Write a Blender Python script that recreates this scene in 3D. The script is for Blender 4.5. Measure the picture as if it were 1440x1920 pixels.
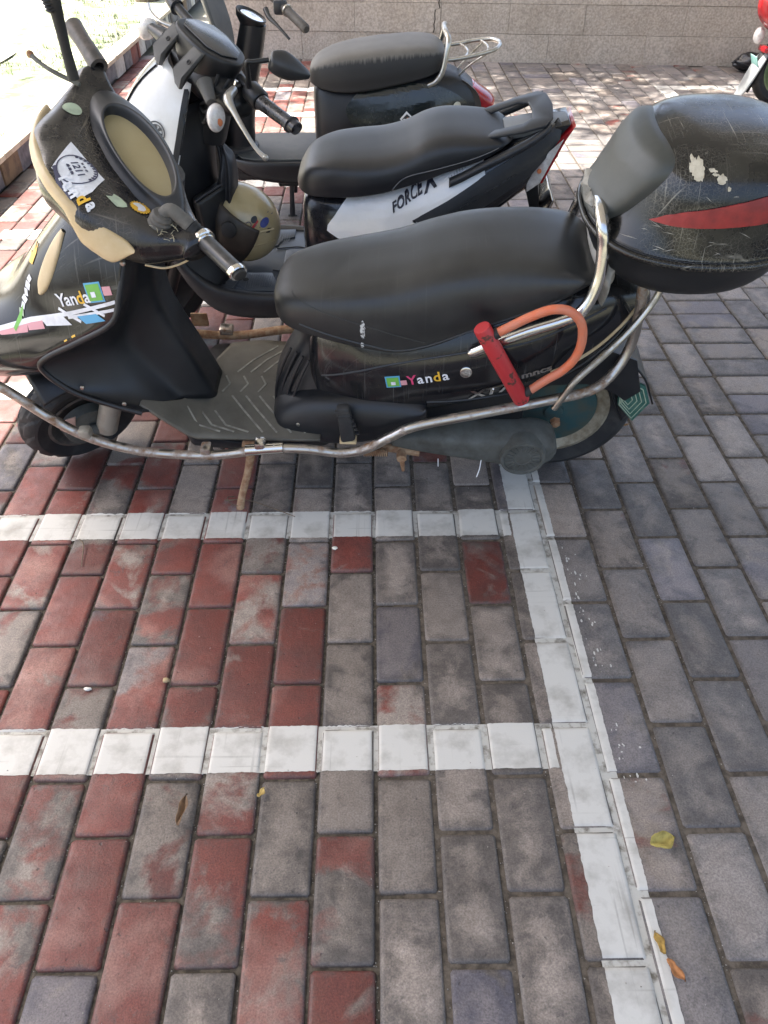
import bpy, bmesh, math, random
import numpy as np
from mathutils import Vector, Matrix
from mathutils.bvhtree import BVHTree
random.seed(7); rng = np.random.default_rng(7)
R = math.radians
sc = bpy.context.scene
for o in list(bpy.data.objects): bpy.data.objects.remove(o)
COL = sc.collection

# ------------------------------------------------------------------ camera
CAM_H = 1.285; PITCH = R(41.33); YAW = R(0.9); FPX = 1442.0
cd = bpy.data.cameras.new('camera'); cam = bpy.data.objects.new('camera', cd); COL.objects.link(cam)
cam.location = (0, 0, CAM_H); cam.rotation_euler = (R(90) - PITCH, 0, -YAW)
cd.sensor_fit = 'VERTICAL'; cd.sensor_height = 24.0; cd.lens = 24.0 * FPX / 1920.0
cd.clip_start = 0.02; cd.clip_end = 500
sc.camera = cam

# ------------------------------------------------------------------ sky, sun, exposure
SUN_EL = R(61); SUN_AZ_VEC = Vector((-0.86, 0.5, 0)).normalized()      # towards the sun: left and a little beyond
w = bpy.data.worlds.new('World'); sc.world = w; w.use_nodes = True
nt = w.node_tree; nt.nodes.clear()
sky = nt.nodes.new('ShaderNodeTexSky'); sky.sky_type = 'NISHITA'; sky.sun_disc = False
sky.sun_elevation = SUN_EL; sky.sun_rotation = math.atan2(SUN_AZ_VEC.x, SUN_AZ_VEC.y)
sky.air_density = 1.0; sky.dust_density = 6.0; sky.ozone_density = 1.0
bg = nt.nodes.new('ShaderNodeBackground'); bg.inputs['Strength'].default_value = 0.15
wo = nt.nodes.new('ShaderNodeOutputWorld')
nt.links.new(sky.outputs[0], bg.inputs[0]); nt.links.new(bg.outputs[0], wo.inputs[0])
sl = bpy.data.lights.new('sun', 'SUN'); sl.energy = 5.0; sl.angle = R(0.55); sl.color = (1.0, 0.95, 0.87)
so = bpy.data.objects.new('sun', sl); COL.objects.link(so)
sd = Vector((SUN_AZ_VEC.x * math.cos(SUN_EL), SUN_AZ_VEC.y * math.cos(SUN_EL), math.sin(SUN_EL)))
so.rotation_euler = sd.to_track_quat('Z', 'Y').to_euler(); so.location = sd * 20
sc.view_settings.view_transform = 'Standard'; sc.view_settings.look = 'None'
sc.view_settings.gamma = 1.0; sc.view_settings.use_curve_mapping = False
sc.view_settings.exposure = 2.0
sc.render.resolution_x = 768; sc.render.resolution_y = 1024
sc.render.engine = 'CYCLES'
sc.cycles.max_bounces = 8

# ------------------------------------------------------------------ helpers
def tag(o, label=None, cat=None, group=None, kind=None):
    if label: o['label'] = label
    if cat: o['category'] = cat
    if group: o['group'] = group
    if kind: o['kind'] = kind
    return o
def obj(name, me, mat=None, parent=None, label=None):
    o = bpy.data.objects.new(name, me); COL.objects.link(o)
    if mat is not None and len(me.materials) == 0:
        me.materials.append(mat)
    if parent is not None: o.parent = parent
    if label: o['label'] = label
    return o
def empty(name, loc=(0, 0, 0), rot=None):
    o = bpy.data.objects.new(name, None); COL.objects.link(o); o.location = loc
    o.empty_display_size = 0.05
    if rot is not None: o.rotation_euler = rot
    return o
def mesh(v, f, smooth=True, recalc=True, merge=0):
    me = bpy.data.meshes.new('m')
    me.from_pydata([tuple(map(float, p)) for p in v], [], [tuple(map(int, q)) for q in f])
    if recalc or merge:
        bm = bmesh.new(); bm.from_mesh(me)
        if merge: bmesh.ops.remove_doubles(bm, verts=bm.verts, dist=merge)
        bmesh.ops.recalc_face_normals(bm, faces=bm.faces)
        bm.to_mesh(me); bm.free()
    if smooth:
        for p in me.polygons: p.use_smooth = True
    me.update(); return me
def bm_mesh(bm, smooth=True):
    me = bpy.data.meshes.new('m'); bmesh.ops.recalc_face_normals(bm, faces=bm.faces)
    bm.to_mesh(me); bm.free()
    if smooth:
        for p in me.polygons: p.use_smooth = True
    return me
def auto(me, ang=35):
    bm = bmesh.new(); bm.from_mesh(me)
    for e in bm.edges:
        if len(e.link_faces) == 2 and e.calc_face_angle(0) > R(ang): e.smooth = False
    bm.to_mesh(me); bm.free(); return me
def cr(P, n, closed=False, axis=0):
    """Catmull-Rom through the rows of P (along axis 0), n steps per span"""
    P = np.asarray(P, float); m = len(P); out = []
    spans = m if closed else m - 1
    for i in range(spans):
        if closed: a, b, c, d = P[(i-1) % m], P[i], P[(i+1) % m], P[(i+2) % m]
        else:
            b, c = P[i], P[i+1]
            a = P[i-1] if i > 0 else 2*b - c
            d = P[i+2] if i+2 < m else 2*c - b
        for k in range(n):
            t = k / n
            out.append(0.5*((2*b) + (c-a)*t + (2*a-5*b+4*c-d)*t*t + (-a+3*b-3*c+d)*t**3))
    if not closed: out.append(P[-1])
    return np.array(out)
def grid_faces(nu, nv, closed_v):
    F = []
    for i in range(nu-1):
        for j in range(nv if closed_v else nv-1):
            j2 = (j+1) % nv
            F.append((i*nv+j, i*nv+j2, (i+1)*nv+j2, (i+1)*nv+j))
    return F
def loft(rings, ku=5, kv=4, closed=True, cap=True, fn=None):
    P = np.asarray(rings, float)                       # (R, M, 3)
    P = np.stack([cr(r, kv, closed) for r in P])
    P = cr(P, ku, False)
    nu, nv = P.shape[:2]; V = P.reshape(-1, 3); F = grid_faces(nu, nv, closed)
    if fn is not None: V = np.array([fn(p) for p in V])
    V = [tuple(p) for p in V]
    if cap and closed:
        for i, s in ((0, 1), (nu-1, -1)):
            c = np.mean(np.array(V[i*nv:(i+1)*nv]), 0); V.append(tuple(c)); k = len(V)-1
            for j in range(nv): F.append((i*nv+j, i*nv+(j+1) % nv, k))
    return mesh(V, F, merge=1e-5)
def sym(half, x):
    """half outline [(y,z)..] top centre -> bottom centre, mirrored into a ring at x"""
    a = [(x, -y, z) for y, z in half]
    b = [(x, y, z) for y, z in half[1:-1]][::-1]
    return a + b
def tube(pts, r, n=12, k=6, closed=False, cap=True, smoothpath=True):
    P = cr(pts, k, closed) if smoothpath else np.asarray(pts, float)
    m = len(P)
    rr = np.interp(np.linspace(0, 1, m), np.linspace(0, 1, len(r)), r) if hasattr(r, '__len__') else np.full(m, r)
    T = np.gradient(P, axis=0)
    if closed: T = (np.roll(P, -1, 0) - np.roll(P, 1, 0))
    T /= np.linalg.norm(T, axis=1)[:, None] + 1e-12
    up = np.array([0, 0, 1.0]) if abs(T[0][2]) < 0.9 else np.array([1.0, 0, 0])
    N = np.cross(T[0], up); N /= np.linalg.norm(N); V = []
    for i in range(m):
        N = N - T[i]*(N @ T[i]); N /= np.linalg.norm(N); B = np.cross(T[i], N)
        for j in range(n):
            a = 2*math.pi*j/n; V.append(P[i] + rr[i]*(math.cos(a)*N + math.sin(a)*B))
    F = grid_faces(m, n, True)
    if closed:
        for j in range(n): F.append(((m-1)*n+j, (m-1)*n+(j+1) % n, (j+1) % n, j))
    elif cap:
        F.append(tuple(range(n))); F.append(tuple((m-1)*n+j for j in range(n)))
    return auto(mesh(V, F), 50)
def lathe(prof, c=(0, 0, 0), ax=(0, 1, 0), n=32, closed=False, fn=None):
    """prof: [(along axis, radius)]; fn(point)->point afterwards"""
    ax = Vector(ax).normalized(); u = ax.orthogonal().normalized(); v = ax.cross(u); c = Vector(c); V = []
    for i in range(n):
        a = 2*math.pi*i/n; d = u*math.cos(a) + v*math.sin(a)
        for t, r in prof: V.append(c + ax*t + d*r)
    m = len(prof); F = []
    for i in range(n):
        i2 = (i+1) % n
        for j in range(m if closed else m-1):
            j2 = (j+1) % m
            F.append((i*m+j, i*m+j2, i2*m+j2, i2*m+j))
    if fn: V = [fn(p) for p in V]
    return auto(mesh(V, F, merge=1e-6), 40)
def rbox(c, s, bev=0.004, rot=None, seg=2):
    bm = bmesh.new(); bmesh.ops.create_cube(bm, size=1)
    for v in bm.verts: v.co = Vector((v.co.x*s[0], v.co.y*s[1], v.co.z*s[2]))
    if bev > 0: bmesh.ops.bevel(bm, geom=list(bm.edges), offset=bev, segments=seg, affect='EDGES', profile=0.5)
    M = Matrix.Translation(Vector(c)) @ (rot.to_4x4() if rot is not None else Matrix.Identity(4))
    bmesh.ops.transform(bm, matrix=M, verts=bm.verts)
    return auto(bm_mesh(bm), 30)
def slab(pts, ext, bev=0.003, seg=2):
    """polygon (3D points) extruded by vector ext, edges rounded"""
    bm = bmesh.new(); vs = [bm.verts.new(Vector(p)) for p in pts]; f = bm.faces.new(vs)
    r = bmesh.ops.extrude_face_region(bm, geom=[f])
    bmesh.ops.translate(bm, vec=Vector(ext), verts=[g for g in r['geom'] if isinstance(g, bmesh.types.BMVert)])
    bmesh.ops.recalc_face_normals(bm, faces=bm.faces)
    if bev > 0: bmesh.ops.bevel(bm, geom=list(bm.edges), offset=bev, segments=seg, affect='EDGES', profile=0.5, clamp_overlap=True)
    return auto(bm_mesh(bm), 30)
def join(ms, smooth=None):
    bm = bmesh.new()
    for m in ms: bm.from_mesh(m)
    me = bpy.data.meshes.new('m'); bm.to_mesh(me); bm.free()
    return me
def xf(me, fn):
    for v in me.vertices: v.co = Vector(fn(v.co))
    me.update(); return me
def solid(o, t, off=-1):
    m = o.modifiers.new('shell', 'SOLIDIFY'); m.thickness = t; m.offset = off; return o
def bvh(*mes):
    V, F = [], []
    for me in mes:
        k = len(V); V += [v.co.copy() for v in me.vertices]; F += [[k+i for i in p.vertices] for p in me.polygons]
    return BVHTree.FromPolygons(V, F)
def text_mesh(s, size=1.0, bold=0.0, shear=0.0, space=1.0):
    c = bpy.data.curves.new('t', 'FONT'); c.body = s; c.size = size; c.offset = bold; c.shear = shear
    c.space_character = space; c.resolution_u = 3; c.align_x = 'CENTER'; c.align_y = 'CENTER'
    o = bpy.data.objects.new('t', c); COL.objects.link(o)
    bpy.context.view_layer.update()
    me = bpy.data.meshes.new_from_object(o.evaluated_get(bpy.context.evaluated_depsgraph_get()))
    bpy.data.objects.remove(o); return me
def poly2d(pts):
    bm = bmesh.new(); bm.faces.new([bm.verts.new((x, y, 0)) for x, y in pts])
    me = bpy.data.meshes.new('p'); bm.to_mesh(me); bm.free(); return me
def disc2d(r, n=24, r0=0.0, cx=0, cy=0, sy=1.0):
    if r0 <= 0: return poly2d([(cx+r*math.cos(2*math.pi*i/n), cy+sy*r*math.sin(2*math.pi*i/n)) for i in range(n)])
    V = []; F = []
    for i in range(n):
        a = 2*math.pi*i/n
        V += [(cx+r*math.cos(a), cy+sy*r*math.sin(a), 0), (cx+r0*math.cos(a), cy+sy*r0*math.sin(a), 0)]
        j = (i+1) % n; F.append((2*i, 2*j, 2*j+1, 2*i+1))
    return mesh(V, F, smooth=False, recalc=False)
def decal(me2d, place, dirn, tree, off=0.0012, cuts=True, maxlen=0.012):
    """flat 2D mesh -> mapped by place(x,y) to a start point, dropped along dirn on the surface 'tree'"""
    bm = bmesh.new(); bm.from_mesh(me2d)
    bmesh.ops.triangulate(bm, faces=bm.faces)
    for v in bm.verts: v.co = Vector(place(v.co.x, v.co.y))
    if cuts:
        for _ in range(5):
            es = [e for e in bm.edges if e.calc_length() > maxlen]
            if not es: break
            bmesh.ops.subdivide_edges(bm, edges=es, cuts=1)
            bmesh.ops.triangulate(bm, faces=bm.faces)
    d = Vector(dirn).normalized()
    for v in bm.verts:
        h, n, i, t = tree.ray_cast(v.co, d)
        if h is not None:
            if n.dot(d) > 0: n = -n
            v.co = h + n*off
        else:
            h, n, i, t = tree.find_nearest(v.co)
            v.co = h - d*off
    me = bpy.data.meshes.new('decal'); bm.to_mesh(me); bm.free(); return me

# ------------------------------------------------------------------ materials
MATS = {}
def nd(nt, t, **k):
    n = nt.nodes.new(t)
    for a, b in k.items(): setattr(n, a, b)
    return n
def mat(name, col, rough=0.5, metal=0.0, col2=None, nscale=12, lo=0.42, hi=0.62, rough2=None, bump=0.0, bscale=200, spec=0.5, coat=0.0, detail=6, dist=0.0,
        scratch=None, scratch_amt=0.0, scratch_scale=60, craze=0, emis=None, trans=0.0, alpha=1.0, stretch=None):
    m = bpy.data.materials.new(name); m.use_nodes = True; nt = m.node_tree; b = nt.nodes['Principled BSDF']
    b.inputs['Base Color'].default_value = (*col, 1); b.inputs['Roughness'].default_value = rough
    b.inputs['Metallic'].default_value = metal; b.inputs['Specular IOR Level'].default_value = spec
    b.inputs['Coat Weight'].default_value = coat; b.inputs['Coat Roughness'].default_value = 0.08
    b.inputs['Transmission Weight'].default_value = trans
    tc = nd(nt, 'ShaderNodeTexCoord'); L = nt.links.new
    vec = tc.outputs['Object']
    if stretch:
        mp = nd(nt, 'ShaderNodeMapping'); mp.inputs['Scale'].default_value = stretch
        L(vec, mp.inputs[0]); vec = mp.outputs[0]
    cur = None
    if col2 is not None:
        n = nd(nt, 'ShaderNodeTexNoise'); n.inputs['Scale'].default_value = nscale; n.inputs['Detail'].default_value = detail
        n.inputs['Roughness'].default_value = 0.62; n.inputs['Distortion'].default_value = dist; L(vec, n.inputs['Vector'])
        mr = nd(nt, 'ShaderNodeMapRange'); mr.inputs[1].default_value = lo; mr.inputs[2].default_value = hi; L(n.outputs[0], mr.inputs[0])
        mx = nd(nt, 'ShaderNodeMix', data_type='RGBA'); mx.inputs[6].default_value = (*col, 1); mx.inputs[7].default_value = (*col2, 1)
        L(mr.outputs[0], mx.inputs[0]); cur = mx.outputs[2]
        if rough2 is not None:
            mf = nd(nt, 'ShaderNodeMix', data_type='FLOAT'); mf.inputs[2].default_value = rough; mf.inputs[3].default_value = rough2
            L(mr.outputs[0], mf.inputs[0]); L(mf.outputs[0], b.inputs['Roughness'])
            if metal > 0:
                mm = nd(nt, 'ShaderNodeMix', data_type='FLOAT'); mm.inputs[2].default_value = metal; mm.inputs[3].default_value = 0.0
                L(mr.outputs[0], mm.inputs[0]); L(mm.outputs[0], b.inputs['Metallic'])
    if scratch is not None:
        # hairline scratches (two directions of stretched noise) and crazing (thin cell edges)
        acc = None
        for rot, st_ in (((0.3, 0.5, 0.4), (scratch_scale*9, scratch_scale*.25, scratch_scale*.25)), ((1.1, -0.6, 1.3), (scratch_scale*.25, scratch_scale*9, scratch_scale*.25))):
            mp = nd(nt, 'ShaderNodeMapping'); mp.inputs['Rotation'].default_value = rot; mp.inputs['Scale'].default_value = st_; L(tc.outputs['Object'], mp.inputs[0])
            n = nd(nt, 'ShaderNodeTexNoise'); n.inputs['Scale'].default_value = 1.0; n.inputs['Detail'].default_value = 2.0; L(mp.outputs[0], n.inputs['Vector'])
            mr2 = nd(nt, 'ShaderNodeMapRange'); mr2.inputs[1].default_value = 0.64; mr2.inputs[2].default_value = 0.74; L(n.outputs[0], mr2.inputs[0])
            if acc is None: acc = mr2.outputs[0]
            else:
                ad = nd(nt, 'ShaderNodeMath', operation='MAXIMUM'); L(acc, ad.inputs[0]); L(mr2.outputs[0], ad.inputs[1]); acc = ad.outputs[0]
        if craze > 0:
            n = nd(nt, 'ShaderNodeTexNoise'); n.inputs['Scale'].default_value = 30; n.inputs['Detail'].default_value = 3; L(tc.outputs['Object'], n.inputs['Vector'])
            vm = nd(nt, 'ShaderNodeVectorMath', operation='MULTIPLY_ADD'); vm.inputs[1].default_value = (.02, .02, .02); L(n.outputs['Color'], vm.inputs[0]); L(tc.outputs['Object'], vm.inputs[2])
            vo = nd(nt, 'ShaderNodeTexVoronoi', feature='DISTANCE_TO_EDGE'); vo.inputs['Scale'].default_value = craze; L(vm.outputs[0], vo.inputs['Vector'])
            mrv = nd(nt, 'ShaderNodeMapRange'); mrv.inputs[1].default_value = 0.0; mrv.inputs[2].default_value = 0.05; mrv.inputs[3].default_value = .6; mrv.inputs[4].default_value = 0.0; L(vo.outputs['Distance'], mrv.inputs[0])
            ad = nd(nt, 'ShaderNodeMath', operation='MAXIMUM'); L(acc, ad.inputs[0]); L(mrv.outputs[0], ad.inputs[1]); acc = ad.outputs[0]
        n3 = nd(nt, 'ShaderNodeTexNoise'); n3.inputs['Scale'].default_value = 9; n3.inputs['Detail'].default_value = 4; L(tc.outputs['Object'], n3.inputs['Vector'])
        mr3 = nd(nt, 'ShaderNodeMapRange'); mr3.inputs[1].default_value = 0.42; mr3.inputs[2].default_value = 0.68; mr3.inputs[4].default_value = scratch_amt; L(n3.outputs[0], mr3.inputs[0])
        mu = nd(nt, 'ShaderNodeMath', operation='MULTIPLY'); L(acc, mu.inputs[0]); L(mr3.outputs[0], mu.inputs[1])
        mx = nd(nt, 'ShaderNodeMix', data_type='RGBA'); mx.inputs[6].default_value = (*col, 1); mx.inputs[7].default_value = (*scratch, 1)
        if cur is not None: L(cur, mx.inputs[6])
        L(mu.outputs[0], mx.inputs[0]); cur = mx.outputs[2]
    if cur is not None: L(cur, b.inputs['Base Color'])
    if bump > 0:
        n = nd(nt, 'ShaderNodeTexNoise'); n.inputs['Scale'].default_value = bscale; n.inputs['Detail'].default_value = 4; L(tc.outputs['Object'], n.inputs['Vector'])
        bp = nd(nt, 'ShaderNodeBump'); bp.inputs['Strength'].default_value = bump; bp.inputs['Distance'].default_value = min(0.002, 0.16/bscale)
        L(n.outputs[0], bp.inputs['Height']); L(bp.outputs[0], b.inputs['Normal'])
    MATS[name] = m; return m
BLK = mat('black_gloss_paint', (0.01, 0.01, 0.012), 0.12, col2=(0.028, 0.027, 0.025), nscale=9, lo=0.45, hi=0.8, rough2=0.3, scratch=(0.3, 0.29, 0.27), scratch_amt=0.35, scratch_scale=34)
BLKW = mat('black_worn_cover', (0.011, 0.011, 0.013), 0.24, col2=(0.06, 0.052, 0.042), nscale=13, lo=0.46, hi=0.74, rough2=0.55, scratch=(0.3, 0.26, 0.21), scratch_amt=0.75, scratch_scale=26, craze=120)
BOXM = mat('black_worn_box', (0.009, 0.009, 0.009), 0.16, col2=(0.04, 0.037, 0.028), nscale=8, lo=0.5, hi=0.8, rough2=0.5, scratch=(0.45, 0.42, 0.36), scratch_amt=0.6, scratch_scale=30, craze=150)
PLA = mat('black_plastic', (0.008, 0.009, 0.011), 0.36, col2=(0.018, 0.018, 0.02), nscale=9, lo=0.4, hi=0.75, rough2=0.6, bump=0.05, bscale=500)
PLG = mat('grey_black_plastic', (0.02, 0.022, 0.026), 0.42, col2=(0.034, 0.034, 0.037), nscale=16, lo=0.4, hi=0.7, bump=0.06, bscale=420)
SEAT = mat('seat_vinyl', (0.017, 0.018, 0.019), 0.34, col2=(0.036, 0.036, 0.034), nscale=7, lo=0.4, hi=0.7, rough2=0.55, bump=0.12, bscale=900, scratch=(0.15, 0.15, 0.14), scratch_amt=0.12, scratch_scale=16)
SEATB = mat('seat_vinyl_dusty', (0.12, 0.112, 0.1), 0.6, col2=(0.165, 0.154, 0.137), nscale=6, lo=0.35, hi=0.7, bump=0.1, bscale=700)
RUB = mat('rubber', (0.014, 0.014, 0.015), 0.7, col2=(0.045, 0.043, 0.04), nscale=18, lo=0.45, hi=0.75, bump=0.1, bscale=300)
MATF = mat('floor_mat_rubber', (0.085, 0.077, 0.06), 0.75, col2=(0.15, 0.135, 0.108), nscale=9, lo=0.35, hi=0.7, bump=0.2, bscale=260)
MATL = mat('floor_mat_worn_rib', (0.3, 0.285, 0.235), 0.75, col2=(0.17, 0.16, 0.135), nscale=40, bump=0.1)
CHR = mat('rusty_chrome', (0.46, 0.43, 0.39), 0.3, 1.0, col2=(0.2, 0.11, 0.055), nscale=30, lo=0.47, hi=0.66, rough2=0.8, bump=0.1, bscale=300)
CHR2 = mat('dull_chrome', (0.5, 0.48, 0.43), 0.3, 1.0, col2=(0.22, 0.17, 0.1), nscale=20, lo=0.5, hi=0.72, rough2=0.6)
CHR3 = mat('bright_chrome', (0.6, 0.58, 0.55), 0.18, 1.0, col2=(0.42, 0.38, 0.32), nscale=25, lo=0.55, hi=0.8, rough2=0.4)
RUST = mat('rust', (0.24, 0.12, 0.06), 0.85, col2=(0.4, 0.27, 0.16), nscale=45, lo=0.4, hi=0.62, bump=0.5, bscale=220)
TAN = mat('tan_trim', (0.5, 0.37, 0.2), 0.42, col2=(0.58, 0.46, 0.28), nscale=14, lo=0.4, hi=0.65)
DIAL = mat('faded_dial', (0.29, 0.235, 0.12), 0.35, col2=(0.34, 0.285, 0.16), nscale=6, lo=0.35, hi=0.7)
ALU = mat('dusty_alu', (0.105, 0.11, 0.1), 0.6, 0.2, col2=(0.06, 0.057, 0.048), nscale=22, lo=0.4, hi=0.68, rough2=0.8, bump=0.3, bscale=160)
ALUG = mat('grey_fork', (0.33, 0.31, 0.26), 0.5, 0.2, col2=(0.24, 0.215, 0.17), nscale=20)
TEAL = mat('teal_hub', (0.022, 0.07, 0.075), 0.5, col2=(0.06, 0.07, 0.055), nscale=26, lo=0.4, hi=0.66)
GRN = mat('green_reflector', (0.03, 0.11, 0.085), 0.3, col2=(0.07, 0.15, 0.12), nscale=60)
WHT = mat('white_paint', (0.8, 0.8, 0.8), 0.22, col2=(0.72, 0.71, 0.69), nscale=8, coat=0.4)
REDL = mat('red_lens', (0.42, 0.012, 0.018), 0.14, col2=(0.3, 0.01, 0.014), nscale=12, coat=0.5)
REDB = mat('box_reflector_red', (0.3, 0.02, 0.02), 0.35, col2=(0.19, 0.015, 0.015), nscale=20, rough2=0.5)
CLR = mat('clear_lens', (0.72, 0.7, 0.68), 0.12, col2=(0.5, 0.46, 0.44), nscale=40, coat=0.5)
AMB = mat('amber', (0.65, 0.22, 0.1), 0.25)
LOCKR = mat('lock_red', (0.45, 0.03, 0.035), 0.42, col2=(0.09, 0.035, 0.025), nscale=38, lo=0.6, hi=0.66, rough2=0.8)
LOCKO = mat('lock_orange', (0.66, 0.16, 0.07), 0.45, col2=(0.58, 0.2, 0.12), nscale=20, bump=0.1)
STW = mat('sticker_white', (0.75, 0.76, 0.8), 0.4, col2=(0.62, 0.62, 0.64), nscale=30)
STK = mat('sticker_ink', (0.05, 0.05, 0.09), 0.5)
STY = mat('sticker_yellow', (0.72, 0.42, 0.04), 0.4)
STG = mat('sticker_green', (0.16, 0.42, 0.07), 0.4)
STLG = mat('sticker_pale_green', (0.42, 0.5, 0.36), 0.5, col2=(0.33, 0.38, 0.28), nscale=40)
STP = mat('sticker_pink', (0.62, 0.3, 0.33), 0.4)
STM = mat('sticker_magenta', (0.6, 0.06, 0.16), 0.4)
STB = mat('sticker_blue', (0.1, 0.36, 0.6), 0.4)
STBD = mat('sticker_darkblue', (0.04, 0.06, 0.25), 0.4)
HELM = mat('helmet_tan', (0.42, 0.34, 0.18), 0.25, col2=(0.47, 0.39, 0.23), nscale=10, coat=0.4)
VISR = mat('dark_visor', (0.02, 0.017, 0.014), 0.35, col2=(0.045, 0.035, 0.028), nscale=10, rough2=0.5)
CLOTH = mat('grey_rag', (0.38, 0.36, 0.32), 0.9, col2=(0.25, 0.235, 0.2), nscale=30, bump=0.5, bscale=90)
BLUEB = mat('blue_floor_plastic', (0.05, 0.062, 0.08), 0.38, col2=(0.07, 0.078, 0.09), nscale=14, bump=0.05)
TEXTM = mat('dark_lettering', (0.035, 0.035, 0.05), 0.3)
# ------------------------------------------------------------------ ground, kerb, wall
PX0 = -0.004; PW = 0.1043; PL = 0.2083; PY0 = 0.419          # paver grid measured in the photograph
WALL_A = Vector((-1.15, 6.80, 0)); WALL_D = Vector((3.63, -0.35, 0)).normalized()
def wall_y(x): return WALL_A.y + (x - WALL_A.x) * WALL_D.y / WALL_D.x
LINES_Y = [0.742 - 0.6249 + 0.6249*i for i in range(0, 10)]        # near edge of each cross line (0.1 deep)
LX0, LX1 = 0.336, 0.441                                             # long line
def painted(x, y):
    if -1.62 < x < LX1 and LX0 < x and y < 5.84: return True
    if -1.62 < x < LX1:
        for a in LINES_Y:
            if a < y < a + 0.103: return True
    if 1.93 < x < 2.04 and 3.5 < y < 5.86: return True
    if 1.93 < x < 4.6 and 5.74 < y < 5.85: return True
    return False

def paver_material(name, attr):
    m = bpy.data.materials.new(name); m.use_nodes = True; nt = m.node_tree; L = nt.links.new; b = nt.nodes['Principled BSDF']
    if attr: src = nd(nt, 'ShaderNodeAttribute', attribute_name='Col').outputs['Color']
    else: src = nd(nt, 'ShaderNodeObjectInfo').outputs['Color']
    sp = nd(nt, 'ShaderNodeSeparateColor'); L(src, sp.inputs[0])
    redness, val, seed = sp.outputs[0], sp.outputs[1], sp.outputs[2]
    geo = nd(nt, 'ShaderNodeNewGeometry'); pos = geo.outputs['Position']
    off = nd(nt, 'ShaderNodeVectorMath', operation='SCALE'); off.inputs[0].default_value = (37, 91, 53); L(seed, off.inputs['Scale'])
    add = nd(nt, 'ShaderNodeVectorMath', operation='ADD'); L(pos, add.inputs[0]); L(off.outputs[0], add.inputs[1])
    def noise(scale, detail, rough=0.55, dist=0.0, vec=None):
        n = nd(nt, 'ShaderNodeTexNoise'); n.inputs['Scale'].default_value = scale; n.inputs['Detail'].default_value = detail
        n.inputs['Roughness'].default_value = rough; n.inputs['Distortion'].default_value = dist; L(vec or add.outputs[0], n.inputs['Vector']); return n.outputs[0]
    def rngm(x, a, bb, c=0.0, d=1.0):
        r = nd(nt, 'ShaderNodeMapRange'); r.inputs[1].default_value = a; r.inputs[2].default_value = bb; r.inputs[3].default_value = c; r.inputs[4].default_value = d
        L(x, r.inputs[0]); return r.outputs[0]
    def mix(f, a, bb):
        x = nd(nt, 'ShaderNodeMix', data_type='RGBA')
        if isinstance(f, float): x.inputs[0].default_value = f
        else: L(f, x.inputs[0])
        for i, c in ((6, a), (7, bb)):
            if isinstance(c, tuple): x.inputs[i].default_value = (*c, 1)
            else: L(c, x.inputs[i])
        return x.outputs[2]
    def math2(op, a, bb):
        x = nd(nt, 'ShaderNodeMath', operation=op)
        for i, c in ((0, a), (1, bb)):
            if isinstance(c, (int, float)): x.inputs[i].default_value = c
            else: L(c, x.inputs[i])
        return x.outputs[0]
    blotch = noise(7.0, 5, 0.6, 0.4)
    d = math2('SUBTRACT', math2('ADD', math2('MULTIPLY', redness, 1.5), -0.45), rngm(blotch, 0.3, 0.7))
    rm = rngm(d, -0.11, 0.13)
    red = mix(rngm(noise(16, 4), 0.35, 0.7), (0.15, 0.038, 0.028), (0.1, 0.033, 0.027))
    red = mix(rngm(noise(5, 4), 0.54, 0.74, 0, 0.75), red, (0.29, 0.16, 0.13))      # worn pale pink
    # grey blocks: pale worn middle with a crisp, wandering border against dark stained edges
    if attr: ed0 = 0.03
    else:
        tcg = nd(nt, 'ShaderNodeTexCoord'); sx = nd(nt, 'ShaderNodeSeparateXYZ'); L(tcg.outputs['Generated'], sx.inputs[0])
        def edge(s_, k): return math2('MULTIPLY', math2('MINIMUM', s_, math2('SUBTRACT', 1.0, s_)), k)
        ed0 = math2('MINIMUM', edge(sx.outputs[0], 0.1), edge(sx.outputs[1], 0.2))
    wn = nd(nt, 'ShaderNodeTexWhiteNoise', noise_dimensions='1D'); L(seed, wn.inputs['W']); rnd2 = wn.outputs['Value']
    gd = math2('ADD', math2('ADD', ed0, rngm(noise(13, 7, 0.7, 0.5), 0.25, 0.75, -0.05, 0.05)), rngm(rnd2, 0, 1, -0.03, 0.028))
    pale = mix(rngm(noise(30, 6, 0.65), 0.35, 0.65), (0.172, 0.143, 0.122), (0.24, 0.202, 0.172))
    dark = mix(rngm(noise(26, 6, 0.7), 0.4, 0.62), (0.07, 0.06, 0.054), (0.13, 0.11, 0.096))
    gry = mix(rngm(gd, 0.0, 0.038), dark, pale)
    cool = rngm(redness, 0.01, 0.06, 0.24, 0.0)
    cl = mix(rngm(noise(17, 6, 0.65), 0.35, 0.65), (0.115, 0.12, 0.135), (0.225, 0.23, 0.245))
    gry = mix(cool, gry, cl)
    blu = rngm(seed, 0.86, 0.92, 0, 0.45)
    gry = mix(math2('MULTIPLY', blu, rngm(blotch, 0.42, 0.5)), gry, (0.085, 0.085, 0.125))
    col = mix(rm, gry, red)
    spk = rngm(noise(95, 2, 0.5, 0, pos), 0.7, 0.78, 0, 0.7); col = mix(spk, col, (0.035, 0.03, 0.028))
    fine = rngm(noise(330, 3, 0.6, 0, pos), 0.3, 0.7, 0.66, 1.3)
    if not attr:
        ed = math2('ADD', ed0, rngm(noise(45, 6, 0.7), 0.3, 0.7, -0.012, 0.012))
        col = mix(rngm(ed, 0.001, 0.010, 0.4, 0.0), col, (0.085, 0.075, 0.068))
        col = mix(rngm(noise(23, 7, 0.72, 0.6), 0.63, 0.70, 0, 0.55), col, (0.05, 0.044, 0.043))
    spec2 = rngm(noise(210, 2, 0.5, 0, pos), 0.72, 0.8, 0, 0.3); col = mix(spec2, col, (0.4, 0.37, 0.34))
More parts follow.
